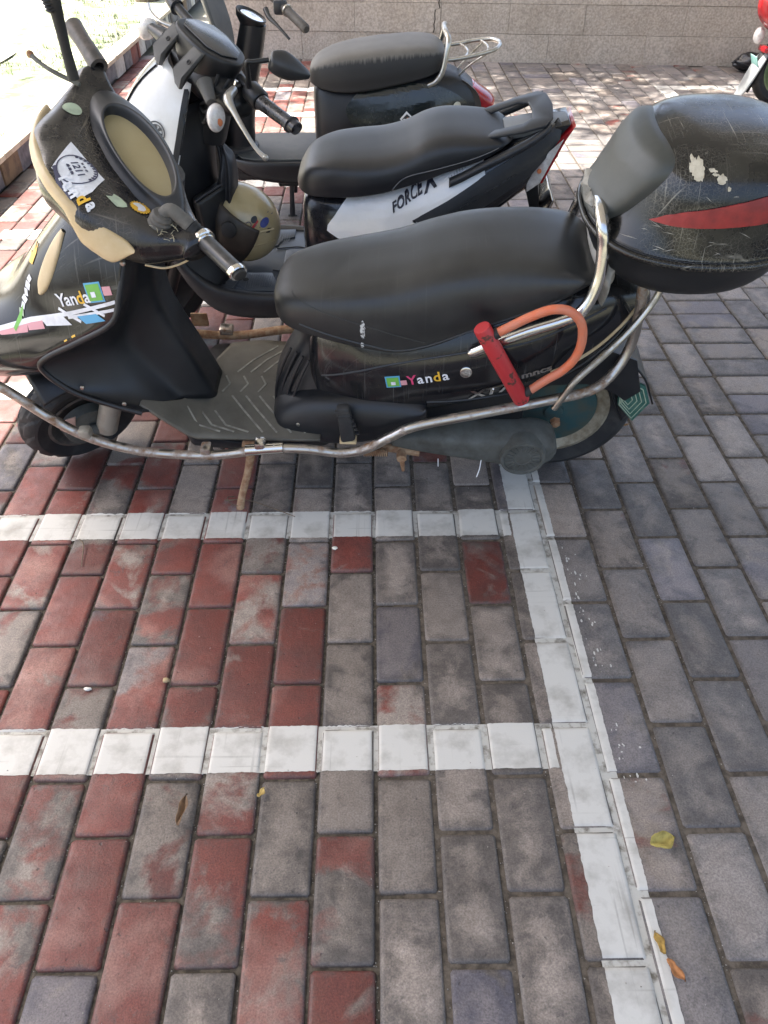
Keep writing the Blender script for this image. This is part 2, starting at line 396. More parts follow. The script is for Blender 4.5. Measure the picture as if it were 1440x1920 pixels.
    mul = nd(nt, 'ShaderNodeVectorMath', operation='SCALE'); L(col, mul.inputs[0]); L(math2('MULTIPLY', fine, val), mul.inputs['Scale'])
    L(mul.outputs[0], b.inputs['Base Color'])
    L(rngm(noise(30, 4), 0.3, 0.7, 0.42, 0.72), b.inputs['Roughness']); b.inputs['Specular IOR Level'].default_value = 0.5
    h = math2('ADD', math2('MULTIPLY', noise(330, 3, 0.7, 0, pos), 0.5), math2('ADD', math2('MULTIPLY', noise(60, 4, 0.6, 0, pos), 1.0), math2('MULTIPLY', spk, -1.2)))
    bp = nd(nt, 'ShaderNodeBump'); bp.inputs['Strength'].default_value = 0.7; bp.inputs['Distance'].default_value = 0.0018
    L(h, bp.inputs['Height']); L(bp.outputs[0], b.inputs['Normal'])
    return m
PAV = paver_material('paver', False); PAVJ = paver_material('paver_joined', True)
SAND = mat('joint_sand', (0.035, 0.029, 0.022), 0.95, col2=(0.1, 0.085, 0.065), nscale=90, lo=0.4, hi=0.62, bump=0.9, bscale=420)
PAINT = mat('road_paint_white', (0.52, 0.508, 0.47), 0.65, col2=(0.28, 0.262, 0.23), nscale=14, lo=0.48, hi=0.78, bump=0.3, bscale=330, scratch=(0.17, 0.16, 0.14), scratch_amt=0.55, scratch_scale=14)
PAINTD = mat('road_paint_dirty', (0.44, 0.43, 0.39), 0.7, col2=(0.13, 0.115, 0.09), nscale=38, lo=0.48, hi=0.66, bump=0.6, bscale=300)
YELB = None

def paver_mesh(lx, ly, jit):
    """bevelled paver centred on its top plane; lx along x, ly along y"""
    hx, hy = lx/2, ly/2
    lay = [(0.0, -0.0075), (0.0012, -0.0032), (0.0036, -0.0009), (0.0075, 0.0)]
    V = []; F = []
    rr = random.Random(jit)
    n = 5
    def ring(ins, z):
        pts = []
        x0, y0 = hx-ins, hy-ins; c = 0.0045
        loop = [(-x0+c, -y0), (x0-c, -y0), (x0, -y0+c), (x0, y0-c), (x0-c, y0), (-x0+c, y0), (-x0, y0-c), (-x0, -y0+c)]
        return [(px, py, z) for px, py in loop]
    V += ring(0.0, -0.035)
    for i, z in lay: V += [(x+rr.uniform(-.0007, .0007), y+rr.uniform(-.0007, .0007), zz) for x, y, zz in ring(i, z)]
    for k in range(len(lay)):
        for j in range(8): F.append((k*8+j, k*8+(j+1) % 8, (k+1)*8+(j+1) % 8, (k+1)*8+j))
    F.append(tuple(len(lay)*8+j for j in range(8)))
    return mesh(V, F)
BW, BL = 0.0990, 0.2038
PM_Y = [paver_mesh(BW, BL, i) for i in range(6)]; PM_X = [paver_mesh(BL, BW, 20+i) for i in range(4)]
PM_N = [paver_mesh(0.0965, 0.2022, 60+i) for i in range(5)]
PMW = [paver_mesh(0.1035, 0.2025, 40+i) for i in range(4)]
for me in PM_Y+PM_X+PMW+PM_N: me.materials.append(PAV)

def camproj(x, y, z=0.0):
    d = Vector((x, y, z-CAM_H)); ct, st = math.cos(PITCH), math.sin(PITCH)
    f = Vector((math.sin(YAW)*ct, math.cos(YAW)*ct, -st)); r = Vector((math.cos(YAW), -math.sin(YAW), 0)); u = r.cross(f)
    q = d.dot(f)
    if q < 0.05: return None
    return 720+FPX*d.dot(r)/q, 960-FPX*d.dot(u)/q, q

pave = empty('pavement'); tag(pave, 'red and grey block paving with white painted bay lines', None, kind='structure')
base_m = bpy.data.meshes.new('m')
bricks = []      # (x, y, lx, ly, mesh, z, rx, ry, color)
def add_brick(x, y, orient, wide=False, tone=None):
    if y > wall_y(x) + 0.05 or y < -1.0: return
    me = random.choice(PMW if wide else PM_N if x > -.05 else PM_Y) if orient == 'y' else random.choice(PM_X)
    z = random.uniform(-0.0012, 0.0012); rx = random.gauss(0, R(0.18)); ry = random.gauss(0, R(0.22))
    if tone is None:
        # left bays were laid with red blocks, the right with grey ones
        t = min(max((0.12 - x) / 0.62, 0), 1)
        p = 0.14 + 0.76*t
        u = random.random()
        red = (0.62 + 0.42*random.random()) if u < p*0.78 else (0.38 + 0.22*random.random() if u < p else 0.15+0.15*random.random())
        for bx_, by_, rv in ((.26, 1.2, .74), (.05, .9, .6), (-.16, 1.05, .86), (-.16, 1.25, .5), (-.27, .93, .8), (-.06, .52, .62), (.155, 1.2, .2), (.155, .99, .2), (.05, 1.1, .15), (-.06, 1.15, .25), (-.06, .94, .35)):
            if abs(x-bx_) < .053 and abs(y-by_) < .07: red = rv
        if x > 0.47: red = 0.1 if random.random() < 0.9 else 0.42
        val = random.uniform(0.72, 1.28)
    else: red, val = tone
    bricks.append((x, y, orient, me, z, rx, ry, (red, val, random.random(), 1.0), wide))
YELLOW = (0.1, 1.35)
ymax = 6.95
BAND0, BAND1 = 5.40, 5.61                 # pale soldier course crossing in front of the wall
k = -17
while True:
    x0 = PX0 + PW*k
    if x0 + PW > 0.4135 + 1e-3: break
    ph = PY0 + (PL/2 if k % 2 == 0 else 0)
    n = -7
    while True:
        y0 = ph + PL*n
        if y0 > ymax: break
        add_brick(x0 + PW/2, y0 + PL/2, 'y'); n += 1
    k += 1
RX0 = 0.4135; RW = 0.111
for c in range(6):
    ph = 0.731 + (PL*1.01/2 if c % 2 else 0); n = -6
    while True:
        y0 = ph + PL*1.01*n
        if y0 > ymax: break
        add_brick(RX0 + RW*(c+0.5), y0 + PL/2, 'y', True, (0.0 if random.random() < 0.85 else 0.4, random.uniform(0.85, 1.42))); n += 1
hx0 = RX0 + 6*RW
n = 0
while True:
    y = -0.9 + 0.1052*n
    if y > ymax: break
    add_brick(hx0 + 0.105, y, 'x', False, (0.0, random.uniform(0.9, 1.25))); n += 1
for c in range(22):
    ph = 0.731 + (PL*1.01/2 if c % 2 else 0); n = -4
    x = hx0 + 0.211 + 0.107*(c+0.5)
    while True:
        y0 = ph + PL*1.01*n
        if y0 > ymax: break
        add_brick(x, y0 + PL/2, 'y', True, (0.0 if random.random() < 0.7 else 0.42, random.uniform(0.95, 1.4))); n += 1
# the 300 blocks that show largest are objects of their own, the rest one part
HULL = [[(0,420),(130,60),(340,60),(560,470),(870,395),(1130,390),(1190,190),(1440,190),(1440,520),(1210,570),(1185,780),(1030,870),(700,860),(200,830),(0,650)],
        [(290,90),(450,40),(600,460),(560,600),(330,590)], [(565,215),(1075,220),(1000,400),(600,460)], [(590,70),(840,70),(920,190),(560,340),(440,300),(470,200)]]
def inpoly(u, v, P):
    c = False; j = len(P)-1
    for i in range(len(P)):
        if (P[i][1] > v) != (P[j][1] > v) and u < (P[j][0]-P[i][0])*(v-P[i][1])/(P[j][1]-P[i][1])+P[i][0]: c = not c
        j = i
    return c
score = []
for i, b in enumerate(bricks):
    q = camproj(b[0], b[1])
    s = -1
    if q and -60 < q[0] < 1500 and -40 < q[1] < 1990:
        s = 1.0/q[2]**3
        if any(inpoly(q[0], q[1], P) for P in HULL): s *= 0.02
    score.append((s, i))
score.sort(reverse=True); near = set(i for s, i in score[:300])
jv, jf, jc = [], [], []
for i, (x, y, orient, me, z, rx, ry, col, wide) in enumerate(bricks):
    if i in near:
        o = bpy.data.objects.new('paver', me); COL.objects.link(o); o.parent = pave
        o.location = (x, y, z); o.rotation_euler = (rx, ry, random.gauss(0, R(0.25))); o.color = col
    else:
        k = len(jv); M = Matrix.Translation((x, y, z)) @ Matrix.Rotation(rx, 4, 'X') @ Matrix.Rotation(ry, 4, 'Y')
        jv += [M @ v.co for v in me.vertices]
        for p in me.polygons: jf.append([k+a for a in p.vertices]); jc += [col]*len(p.vertices)
jm = mesh(jv, jf, smooth=True, recalc=False); ca = jm.color_attributes.new('Col', 'FLOAT_COLOR', 'CORNER')
ca.data.foreach_set('color', np.array(jc, dtype=np.float32).ravel())
jo = obj('far_pavers', jm, PAVJ, pave); tag(jo, kind='stuff')
# sand bed showing in the joints
SAND2 = mat('joint_sand_brown', (0.05, 0.04, 0.03), 0.95, col2=(0.12, 0.098, 0.074), nscale=70, lo=0.4, hi=0.62, bump=0.9, bscale=380)
obj('joint_sand', mesh([(.04, -1.2, -0.0042), (1.25, -1.2, -0.0042), (1.25, 6.98, -0.0042), (.04, 6.98, -0.0042)], [(0, 1, 2, 3)], recalc=False), SAND2, pave)
bed = obj('joint_sand', mesh([(-1.735, -1.2, -0.0068), (4.6, -1.2, -0.0068), (4.6, 6.98, -0.0068), (-1.735, 6.98, -0.0068)], [(0, 1, 2, 3)], recalc=False), SAND, pave)
# white lines: paint draped block by block so that the joints stay open
from mathutils import noise as pnoise
def drape(rects):
    V, F, MI = [], [], []
    for (x, y, orient, me, z, rx, ry, col, wide) in bricks:
        bw, bl = ((0.1035, .2025) if wide else (.0965, .2022) if x > -.05 else (BW, BL)) if orient == 'y' else (BL, BW)
        for (a0, a1, b0, b1) in rects:
            x0, x1 = max(a0-0.004, x-bw/2), min(a1+0.004, x+bw/2); y0, y1 = max(b0-0.004, y-bl/2), min(b1+0.004, y+bl/2)
            if x1-x0 < 0.004 or y1-y0 < 0.004: continue
            nx = max(2, int((x1-x0)/0.0045)); ny = max(2, int((y1-y0)/0.0045)); k = len(V)
            for i in range(nx+1):
                for j in range(ny+1):
                    px = x0+(x1-x0)*i/nx; py = y0+(y1-y0)*j/ny
                    # ragged edges where the brush stopped
                    def wob(t, s): return 0.0008*pnoise.noise((t*22, s*9, 1.3))+0.0012*pnoise.noise((t*75, s*9, 4.1))+0.0014*pnoise.noise((t*260, s*9, 8.7))
                    qx = min(max(px, a0+0.003+wob(py, b0)), a1-0.003+wob(py, b1+2)); qy = min(max(py, b0+0.003+wob(px, a0+b0)), b1-0.003+wob(px, b1))
                    if abs(px-x+bw/2) < 1e-6 or abs(px-x-bw/2) < 1e-6: qx = px
                    if abs(py-y+bl/2) < 1e-6 or abs(py-y-bl/2) < 1e-6: qy = py
                    de = min(bw/2-abs(qx-x), bl/2-abs(qy-y))
                    dz = -0.0056*(max(0, 0.0068-de)/0.0068)**2.0
                    tilt = (qy-y)*rx - (qx-x)*ry
                    V.append((qx, qy, z+dz+tilt+0.0007))
            for i in range(nx):
                for j in range(ny):
                    F.append((k+i*(ny+1)+j, k+(i+1)*(ny+1)+j, k+(i+1)*(ny+1)+j+1, k+i*(ny+1)+j+1))
    me = mesh(V, F, recalc=False); return me
rects = {}
for i, a in enumerate(LINES_Y[1:]):
    o = obj('painted_line', drape([(-1.60, LX0+0.001, a, a+0.102)]), PAINT); tag(o, ['near', 'second'][i] + ' white bay line painted across the red and grey blocks' if i < 2 else 'white bay line painted across the far red blocks', kind='structure')
o = obj('painted_line', drape([(LX0, LX1, -0.6, 5.84)]), PAINT); tag(o, 'long white line closing the parking bays beside the grey blocks', kind='structure')
o = obj('painted_line', drape([(1.93, 4.5, 5.74, 5.845), (1.93, 2.04, 4.4, 5.735)]), PAINT); tag(o, 'white bay corner painted near the stone wall', kind='structure')
# smears of paint in the joints below the lines
V, F = [], []
def strip(x0, x1, y0, y1, z=-.0030):
    k = len(V); V.extend([(x0, y0, z), (x1, y0, z), (x1, y1, z), (x0, y1, z)]); F.append((k, k+1, k+2, k+3))
for a in LINES_Y[1:]: strip(-1.6, LX0, a+.003, a+.099)
strip(LX0+.002, LX1-.004, -.6, 5.84, -.0024)
obj('paint_in_joint', mesh(V, F, recalc=False), PAINTD, pave)

# stray splashes of the line paint on the grey blocks
V, F = [], []; rsp = random.Random(15)
for i in range(60):
    y = rsp.choice([.72, .78, 1.0, 1.08, 1.15, 1.22, 1.3])+rsp.gauss(0, .025); x = .445+abs(rsp.gauss(0, .018)); r_ = rsp.uniform(.0006, .0022); el = rsp.uniform(.6, 3); k = len(V)
    V += [(x+r_*math.cos(a)*(1+rsp.uniform(-.3, .3)), y+r_*el*math.sin(a)*(1+rsp.uniform(-.3, .3)), .0034) for a in np.linspace(0, 6.28, 9)[:-1]]; F.append(tuple(range(k, k+8)))
sp_ = obj('paint_splash', mesh(V, F, recalc=False), PAINT, pave); tag(sp_, kind='stuff')
# ground beyond, far enough to reach the horizon
GRD = mat('bare_ground', (0.2, 0.19, 0.155), 0.95, col2=(0.12, 0.13, 0.07), nscale=1.5, bump=0.4, bscale=60)
PATHM = mat('pale_path', (0.42, 0.41, 0.37), 0.9, col2=(0.34, 0.31, 0.26), nscale=6, bump=0.4, bscale=90)
o = obj('ground', mesh([(-150, -150, -0.05), (150, -150, -0.05), (150, 150, -0.05), (-150, 150, -0.05)], [(0, 1, 2, 3)], recalc=False), GRD); tag(o, 'bare ground around the parking bays', kind='structure')

# kerb of capped brick on the left
KX = -1.74
BEI = mat('kerb_cap', (0.5, 0.44, 0.35), 0.8, col2=(0.36, 0.3, 0.22), nscale=9, bump=0.4, bscale=120)
kb = empty('kerb', (KX, 0, 0)); tag(kb, 'low kerb of mixed bricks under a beige cap along the sunny lawn', 'kerb')
KC = [mat('kerb_brick_grey', (0.17, 0.175, 0.19), 0.85, col2=(0.1, 0.1, 0.11), nscale=20, bump=0.4), mat('kerb_brick_red', (0.2, 0.075, 0.06), 0.85, col2=(0.12, 0.06, 0.055), nscale=20, bump=0.4),
      mat('kerb_brick_pale', (0.5, 0.5, 0.48), 0.8, col2=(0.38, 0.37, 0.34), nscale=20, bump=0.4), mat('kerb_wood', (0.16, 0.11, 0.065), 0.85, col2=(0.09, 0.06, 0.04), nscale=20, bump=0.4), mat('kerb_brick_dark', (0.05, 0.05, 0.055), 0.85, col2=(0.1, 0.09, 0.085), nscale=20, bump=0.4)]
y = 1.4; rk = random.Random(3)
while y < 10.5:
    lw = rk.choice([0.06, 0.1, 0.2, 0.2, 0.24]); zb = rk.uniform(0.0, 0.03)
    c = rk.choices(KC, [4, 3, 1.3, 1.5, 2])[0]; d = rk.uniform(0.0, 0.014)
    obj('kerb_brick', rbox((-0.055-d, y+lw/2, (zb+0.126)/2), (0.09, lw-0.008, 0.126-zb), 0.005), c, kb)
    y += lw
y = 1.4
while y < 10.5:
    lw = rk.uniform(0.42, 0.55)
    obj('cap_stone', rbox((-0.055, y+lw/2, 0.139), (0.118, lw-0.006, 0.026), 0.005), BEI, kb); y += lw
obj('kerb_core', rbox((-0.075, 5.95, 0.062), (0.07, 9.1, 0.124), 0.0), KC[4], kb)
# lawn strip and pale path beyond the kerb
LAWN = mat('lawn_soil', (0.3, 0.3, 0.22), 0.95, col2=(0.1, 0.14, 0.06), nscale=7, bump=0.6, bscale=80)
V = []; F = []; nx, ny = 12, 60
for i in range(nx+1):
    for j in range(ny+1):
        x = KX-0.115-1.1*i/nx; yy = 1.0+11*j/ny
        V.append((x, yy, 0.085+0.02*math.sin(3*x+2*yy)+0.012*math.sin(7*yy+x)))
o = obj('lawn', mesh(V, grid_faces(nx+1, ny+1, False)), LAWN); tag(o, 'patchy sunlit lawn strip behind the kerb', kind='structure')
o = obj('path', mesh([(KX-9, -2, 0.07), (KX-0.9, -2, 0.07), (KX-0.9, 30, 0.07), (KX-9, 30, 0.07)], [(0, 1, 2, 3)], recalc=False), PATHM); tag(o, 'pale sun-bleached path beyond the lawn', kind='structure')
GRS = mat('grass_blade', (0.06, 0.1, 0.03), 0.6, col2=(0.13, 0.15, 0.06), nscale=3)
V = []; F = []; rg = random.Random(11)
for i in range(6000):
    x = KX-0.13-1.0*rg.random()**1.3; yy = 2.2+8.0*rg.random()
    if math.sin(5*x+1.7*yy)+math.sin(2.1*yy-3*x) < -0.5: continue
    a = rg.uniform(0, 6.28); l = rg.uniform(0.02, 0.055); wd = rg.uniform(0.002, 0.004); le = rg.uniform(0.005, 0.04)
    z0 = 0.085+0.02*math.sin(3*x+2*yy)+0.012*math.sin(7*yy+x)-0.005; k = len(V); ca_, sa_ = math.cos(a), math.sin(a)
    V += [(x-wd*sa_, yy+wd*ca_, z0), (x+wd*sa_, yy-wd*ca_, z0), (x+le*ca_, yy+le*sa_, z0+l)]; F.append((k, k+1, k+2))
o = obj('grass', mesh(V, F, recalc=False), GRS); tag(o, 'short green grass on the strip behind the kerb', 'grass', kind='stuff')

# stone wall at the back
STN = mat('wall_stone', (0.41, 0.35, 0.285), 0.9, col2=(0.49, 0.43, 0.365), nscale=4, lo=0.35, hi=0.7, bump=1.0, bscale=110, scratch=(0.13, 0.1, 0.08), scratch_amt=0.2, scratch_scale=30)
def speck(m):
    nt = m.node_tree; L = nt.links.new; b = nt.nodes['Principled BSDF']; src = b.inputs['Base Color'].links[0].from_socket
    tc = nd(nt, 'ShaderNodeTexCoord'); n = nd(nt, 'ShaderNodeTexNoise'); n.inputs['Scale'].default_value = 75; n.inputs['Detail'].default_value = 3; L(tc.outputs['Object'], n.inputs[0])
    r = nd(nt, 'ShaderNodeMapRange'); r.inputs[1].default_value = 0.3; r.inputs[2].default_value = 0.7; r.inputs[3].default_value = 0.72; r.inputs[4].default_value = 1.2; L(n.outputs[0], r.inputs[0])
    oi = nd(nt, 'ShaderNodeObjectInfo'); r2 = nd(nt, 'ShaderNodeMapRange'); r2.inputs[3].default_value = 0.94; r2.inputs[4].default_value = 1.05; L(oi.outputs['Random'], r2.inputs[0])
    mu = nd(nt, 'ShaderNodeMath', operation='MULTIPLY'); L(r.outputs[0], mu.inputs[0]); L(r2.outputs[0], mu.inputs[1])
    s = nd(nt, 'ShaderNodeVectorMath', operation='SCALE'); L(src, s.inputs[0]); L(mu.outputs[0], s.inputs['Scale']); L(s.outputs[0], b.inputs['Base Color'])
speck(STN)
wl = empty('stone_wall', WALL_A, (0, 0, math.atan2(WALL_D.y, WALL_D.x))); tag(wl, 'low brown stone block wall behind the parked scooters', 'wall')
MOR = mat('wall_mortar', (0.44, 0.38, 0.31), 0.95, col2=(0.36, 0.3, 0.24), nscale=40, bump=0.6)
obj('mortar', rbox((3.0, 0.16, 0.58), (6.0, 0.3, 1.2), 0.0), MOR, wl)
CH = 0.188; rw = random.Random(5)
for c in range(6):
    x = -0.0
    first = True
    while x < 6.0:
        lw = rw.uniform(0.5, 0.72)*(0.55 if first and c % 2 else 1); first = False
        x1 = min(x+lw, 6.0); yo = rw.uniform(-0.003, 0.003)
        obj('stone_block', rbox(((x+x1)/2, 0.03+yo, CH*(c+0.5)-0.004), (x1-x-0.0015, 0.07, CH-0.002), 0.0012, seg=1), STN, wl); x = x1
obj('cap_stone', rbox((3.0, 0.16, CH*6+0.03), (6.06, 0.36, 0.07), 0.008), STN, wl)
# crack running down through two courses
cx = 1.665; pts = [(0, .40), (-.004, .372), (.006, .34), (-.028, .33), (-.03, .30), (-.026, .27), (-.034, .24), (-.03, .21), (-.037, .185)]
V = []; F = []
for i, (dx, z) in enumerate(pts):
    hw = 0.0035; V += [(cx+dx-hw, -0.0095, z), (cx+dx+hw, -0.0095, z)]
    if i: k = 2*i; F.append((k-2, k-1, k+1, k))
obj('crack', mesh(V, F), mat('crack_dark', (0.02, 0.017, 0.014), 0.95), wl)

# unseen roof sheet added above the bays to keep the scooters in shade
ROOF = bpy.data.materials.new('translucent_roof'); ROOF.use_nodes = True
_n = ROOF.node_tree; _n.nodes.clear(); _o = _n.nodes.new('ShaderNodeOutputMaterial'); _m = _n.nodes.new('ShaderNodeMixShader'); _m.inputs[0].default_value = 0.06
_d = _n.nodes.new('ShaderNodeBsdfDiffuse'); _d.inputs[0].default_value = (.28, .28, .27, 1); _t = _n.nodes.new('ShaderNodeBsdfTranslucent'); _t.inputs[0].default_value = (.62, .6, .56, 1)
_n.links.new(_d.outputs[0], _m.inputs[1]); _n.links.new(_t.outputs[0], _m.inputs[2]); _n.links.new(_m.outputs[0], _o.inputs[0])
RX_A, RX_B, RY_A, RY_B, RZ = -2.58, 5.2, -1.2, 5.0, 3.2
rf = empty('added_shade_roof', (0, 0, 0)); tag(rf, 'flat unseen roof added to shade the parking bays', 'roof')
obj('roof_sheet', mesh([(RX_A, RY_A, RZ), (RX_B, RY_A, RZ), (RX_B, RY_B, RZ), (RX_A, RY_B, RZ)], [(0, 1, 2, 3)], recalc=False), ROOF, rf)
for x, y in ((-2.2, -1.1), (4.9, -1.1), (4.9, 4.8)):
    obj('post', tube([(x, y, -0.04), (x, y, RZ-0.025)], 0.04, smoothpath=False), CHR2, rf)  # out-of-view posts added to carry the shading sheet

# tree on the lawn; its trunk foot shows at the top, its crown dapples the wall
BARK = mat('bark', (0.13, 0.1, 0.07), 0.95, col2=(0.2, 0.16, 0.12), nscale=14, bump=0.9, bscale=40, stretch=(3, 3, 0.6))
LEAF = mat('leaf', (0.06, 0.1, 0.03), 0.6, col2=(0.1, 0.13, 0.04), nscale=2)
def tree(loc, h0, crown_c, crown_r, nleaf, label, seed):
    r0 = random.Random(seed); t = empty('tree', loc); tag(t, label, 'tree')
    obj('trunk', tube([(0, 0, -0.1), (0.03, 0.02, 0.8), (0.1, -0.05, 1.8), (0.25, -0.1, h0)], [0.13, 0.09, 0.08, 0.06], n=14), BARK, t)
    limbs = []
    for i in range(9):
        a = i*0.72+r0.random(); e = Vector(crown_c)+Vector((math.cos(a)*crown_r[0]*.7, math.sin(a)*crown_r[1]*.7, r0.uniform(-.4, .6)*crown_r[2]))
        s = Vector((0.2, -0.08, h0-0.5+0.05*i)); mid = (s+e)/2+Vector((0, 0, 0.4))
        limbs.append(tube([s, mid, e], [0.045, 0.03, 0.01], n=7, k=4))
    obj('limbs', join(limbs), BARK, t)
    V = []; F = []
    cl = [(Vector((r0.gauss(0, .5), r0.gauss(0, .5), r0.gauss(0, .45))), r0.uniform(.2, .5)) for _ in range(70)]
    for i in range(nleaf):
        c, cr_ = r0.choice(cl); p = c+Vector((r0.gauss(0, 1), r0.gauss(0, 1), r0.gauss(0, 1)))*cr_*0.28
        p = Vector((p.x*crown_r[0], p.y*crown_r[1], p.z*crown_r[2]))+Vector(crown_c)
        n = Vector((r0.gauss(0, 1), r0.gauss(0, 1), r0.gauss(0, 1)+1)).normalized(); u = n.orthogonal().normalized(); v = n.cross(u); L_ = r0.uniform(.04, .075); k = len(V)
        V += [p-u*L_, p-v*L_*.45, p+u*L_, p+v*L_*.45]; F.append((k, k+1, k+2, k+3))
    obj('crown', mesh(V, F, recalc=False, smooth=False), LEAF, t)
    return t
tree((-2.2, 9.1, 0.05), 3.0, (0.4, -1.0, 4.7), (2.6, 2.2, 1.3), 8000, 'slim tree on the lawn whose trunk shows at the upper left', 4)
tree((1.6, 8.6, 0.0), 3.0, (-.6, -1.6, 4.9), (3.2, 2.0, 1.2), 7000, 'unseen leafy tree added behind the stone wall for dappled shade', 9)  # unseen tree put in so its crown dapples the far paving
# ------------------------------------------------------------------ scooter frames
def frame(o, a, lean):
    a, l = R(a), R(lean); x = Vector((math.cos(a), math.sin(a), 0)); y0 = Vector((-math.sin(a), math.cos(a), 0))
    z = Vector((0, 0, 1))*math.cos(l) - y0*math.sin(l); y = z.cross(x)
    M = Matrix((x, y, z)).transposed().to_4x4(); M.translation = Vector(o); return M
class Head:
    """steering head: hd(forward, left, up) -> scooter coordinates"""
    def __init__(s, o, rake, steer, roll=0):
        r, a, b = R(rake), R(steer), R(roll)
        ax = Vector((math.sin(r), 0, math.cos(r))); fw = Vector((-math.cos(r), 0, math.sin(r))); lf = Vector((0, -1, 0))
        s.o = Vector(o); s.ax0 = ax.copy(); s.steer = a
        s.f = fw*math.cos(a)+lf*math.sin(a); l2 = lf*math.cos(a)-fw*math.sin(a)
        s.l = l2*math.cos(b)-ax*math.sin(b); s.s = ax*math.cos(b)+l2*math.sin(b)
    def __call__(s, f, l, u): return s.o+s.f*f+s.l*l+s.s*u
    def p(s, v): return s(v[0], v[1], v[2])
    def turn(s, p):          # rotate a straight-ahead point with the steering
        q = Matrix.Rotation(s.sgn(), 4, s.ax0); return s.o + q @ (Vector(p)-s.o)
    def sgn(s): return s.steer
def wheel(parent, name, c, Rr, w, fn=None, rim=ALU, hub=None, tread=True, n=112, rimr=0.62):
    """tyre with cut tread; child rim and hub"""
    prof = []
    for i in range(17):
        a = -1.35+2.7*i/16; prof.append((math.sin(a)*w/2/math.sin(1.35)*1.0, Rr-0.5*w*0.95+math.cos(a)*0.5*w*0.95))
    prof = [(-w*0.36, Rr*rimr)]+prof+[(w*0.36, Rr*rimr)]
    c = Vector(c); V = []
    for i in range(n):
        th = 2*math.pi*i/n
        for j, (t, r) in enumerate(prof):
            k = (i+abs(j-9)) % 8
            if tread and 3 <= j <= 15 and (k in (0, 1) and j not in (9,)) : r -= 0.0055
            if tread and j in (7, 11): r -= 0.003
            V.append(c+Vector((math.cos(th)*r, t, math.sin(th)*r)))
    m = len(prof); F = []
    for i in range(n):
        for j in range(m-1): F.append((i*m+j, i*m+j+1, ((i+1) % n)*m+j+1, ((i+1) % n)*m+j))
    if fn: V = [fn(p) for p in V]
    ty = obj(name, auto(mesh(V, F), 28), RUB, parent)
    rr = Rr*rimr
    pr = [(-w*.4, rr+.004), (-w*.42, rr-.004), (-w*.3, rr-.014), (-w*.12, rr*.62), (-w*.12, .03), (-w*.3, .028), (-w*.3, 0)]
    pr = pr+[(-t, r) for t, r in pr[::-1]]
    obj('rim', lathe(pr, c, n=40, fn=fn), rim, ty)
    if hub is not None:
        ph = [(-w*.46, 0), (-w*.46, .022), (-w*.38, .026), (-w*.36, rr*.52), (-w*.3, rr*.8), (-w*.1, rr*.84), (w*.1, rr*.84), (w*.36, rr*.5), (w*.4, 0)]
        h = obj('hub', lathe(ph, c, n=40, fn=fn), hub, ty)
    return ty

# ================================================================== scooter one: black electric scooter with the rear box
S1 = empty('motor_scooter'); S1.matrix_world = frame((0, 1.70, 0), -2.5, 9)
tag(S1, 'black electric scooter with rear top box parked nearest the camera', 'scooter', 'scooters parked in the painted bays')
H1 = Head((-.42, 0, .86), 25, 40, 5)
# wheels
rw1 = wheel(S1, 'rear_wheel', (.455, 0, .205), .205, .085, hub=TEAL, rim=mat('dull_rim', (.36, .32, .24), .5, .4, col2=(.22, .18, .12), nscale=30), tread=False, rimr=.66)
fw_fn = lambda p: H1.turn(p)
wheel(S1, 'front_wheel', (-.77, 0, .162), .158, .08, fn=fw_fn, rim=mat('dark_rim', (.05, .047, .043), .6, col2=(.1, .085, .07), nscale=30), rimr=.6)
hubm = lathe([(-.06, 0), (-.06, .03), (-.055, .062), (-.03, .066), (-.03, .02)], (-.77, 0, .162), fn=fw_fn)
obj('brake_drum', hubm, ALU, S1)
obj('hub_cap_tag', slab([fw_fn(p) for p in ((-.835, -.064, .225), (-.812, -.064, .252), (-.788, -.064, .245), (-.80, -.064, .205), (-.825, -.064, .2))], (0, -.004, 0), .001), mat('pink_tag', (.5, .33, .27), .5), S1)
for s in (-1, 1):
    obj('fork_leg', tube([fw_fn(p) for p in ((-.735, s*.078, .16), (-.69, s*.078, .27), (-.60, s*.075, .46))], [.027, .027, .022], n=16), ALUG, S1)
    obj('fork_link', tube([fw_fn(p) for p in ((-.775, s*.07, .176), (-.735, s*.08, .16))], .014), ALU, S1)
# front mudguard
mg = []
for i in range(9):
    a = R(30+i*10); mg.append([fw_fn((-.775+math.cos(a)*.192, y, .176+math.sin(a)*(.192-.35*y*y/.05))) for y in (-.062, -.05, -.025, 0, .025, .05, .062)])
solid(obj('front_mudguard', loft(mg, 3, 2, closed=False), PLA, S1), .003)
# inner leg shield: stations across the scooter, curves from top to bottom
def shield_curve(y):
    E = np.array([(-.468, .716), (-.49, .64), (-.515, .585), (-.60, .535), (-.685, .49), (-.70, .458), (-.655, .40), (-.58, .362), (-.515, .338)])
    Mi = np.array([(-.468, .72), (-.482, .645), (-.50, .59), (-.525, .535), (-.555, .48), (-.555, .44), (-.53, .385), (-.495, .33), (-.465, .285)])
    Ce = np.array([(-.43, .735), (-.448, .66), (-.462, .60), (-.47, .55), (-.468, .50), (-.455, .45), (-.437, .395), (-.415, .33), (-.39, .25)])
    a = abs(y)
    if a >= .2: return E
    if a >= .11: t = (a-.11)/.09; t = t**1.6; return Mi*(1-t)+E*t
    t = min(1, max(0, (a-.045)/.06)); t = t*t*(3-2*t); return Ce*(1-t)+Mi*t
ys = [-.205, -.195, -.17, -.14, -.11, -.09, -.075, -.06, -.045, -.02, .02, .045, .06, .075, .09, .11, .14, .17, .195, .205]
wtop = lambda z: min(1.0, max(.62, 1-(z-.6)*2.4)) if z > .6 else 1.0
rings = [[(x, y*wtop(z), z) for x, z in shield_curve(y)] for y in ys]
m_sh = loft(rings, 3, 4, closed=False)
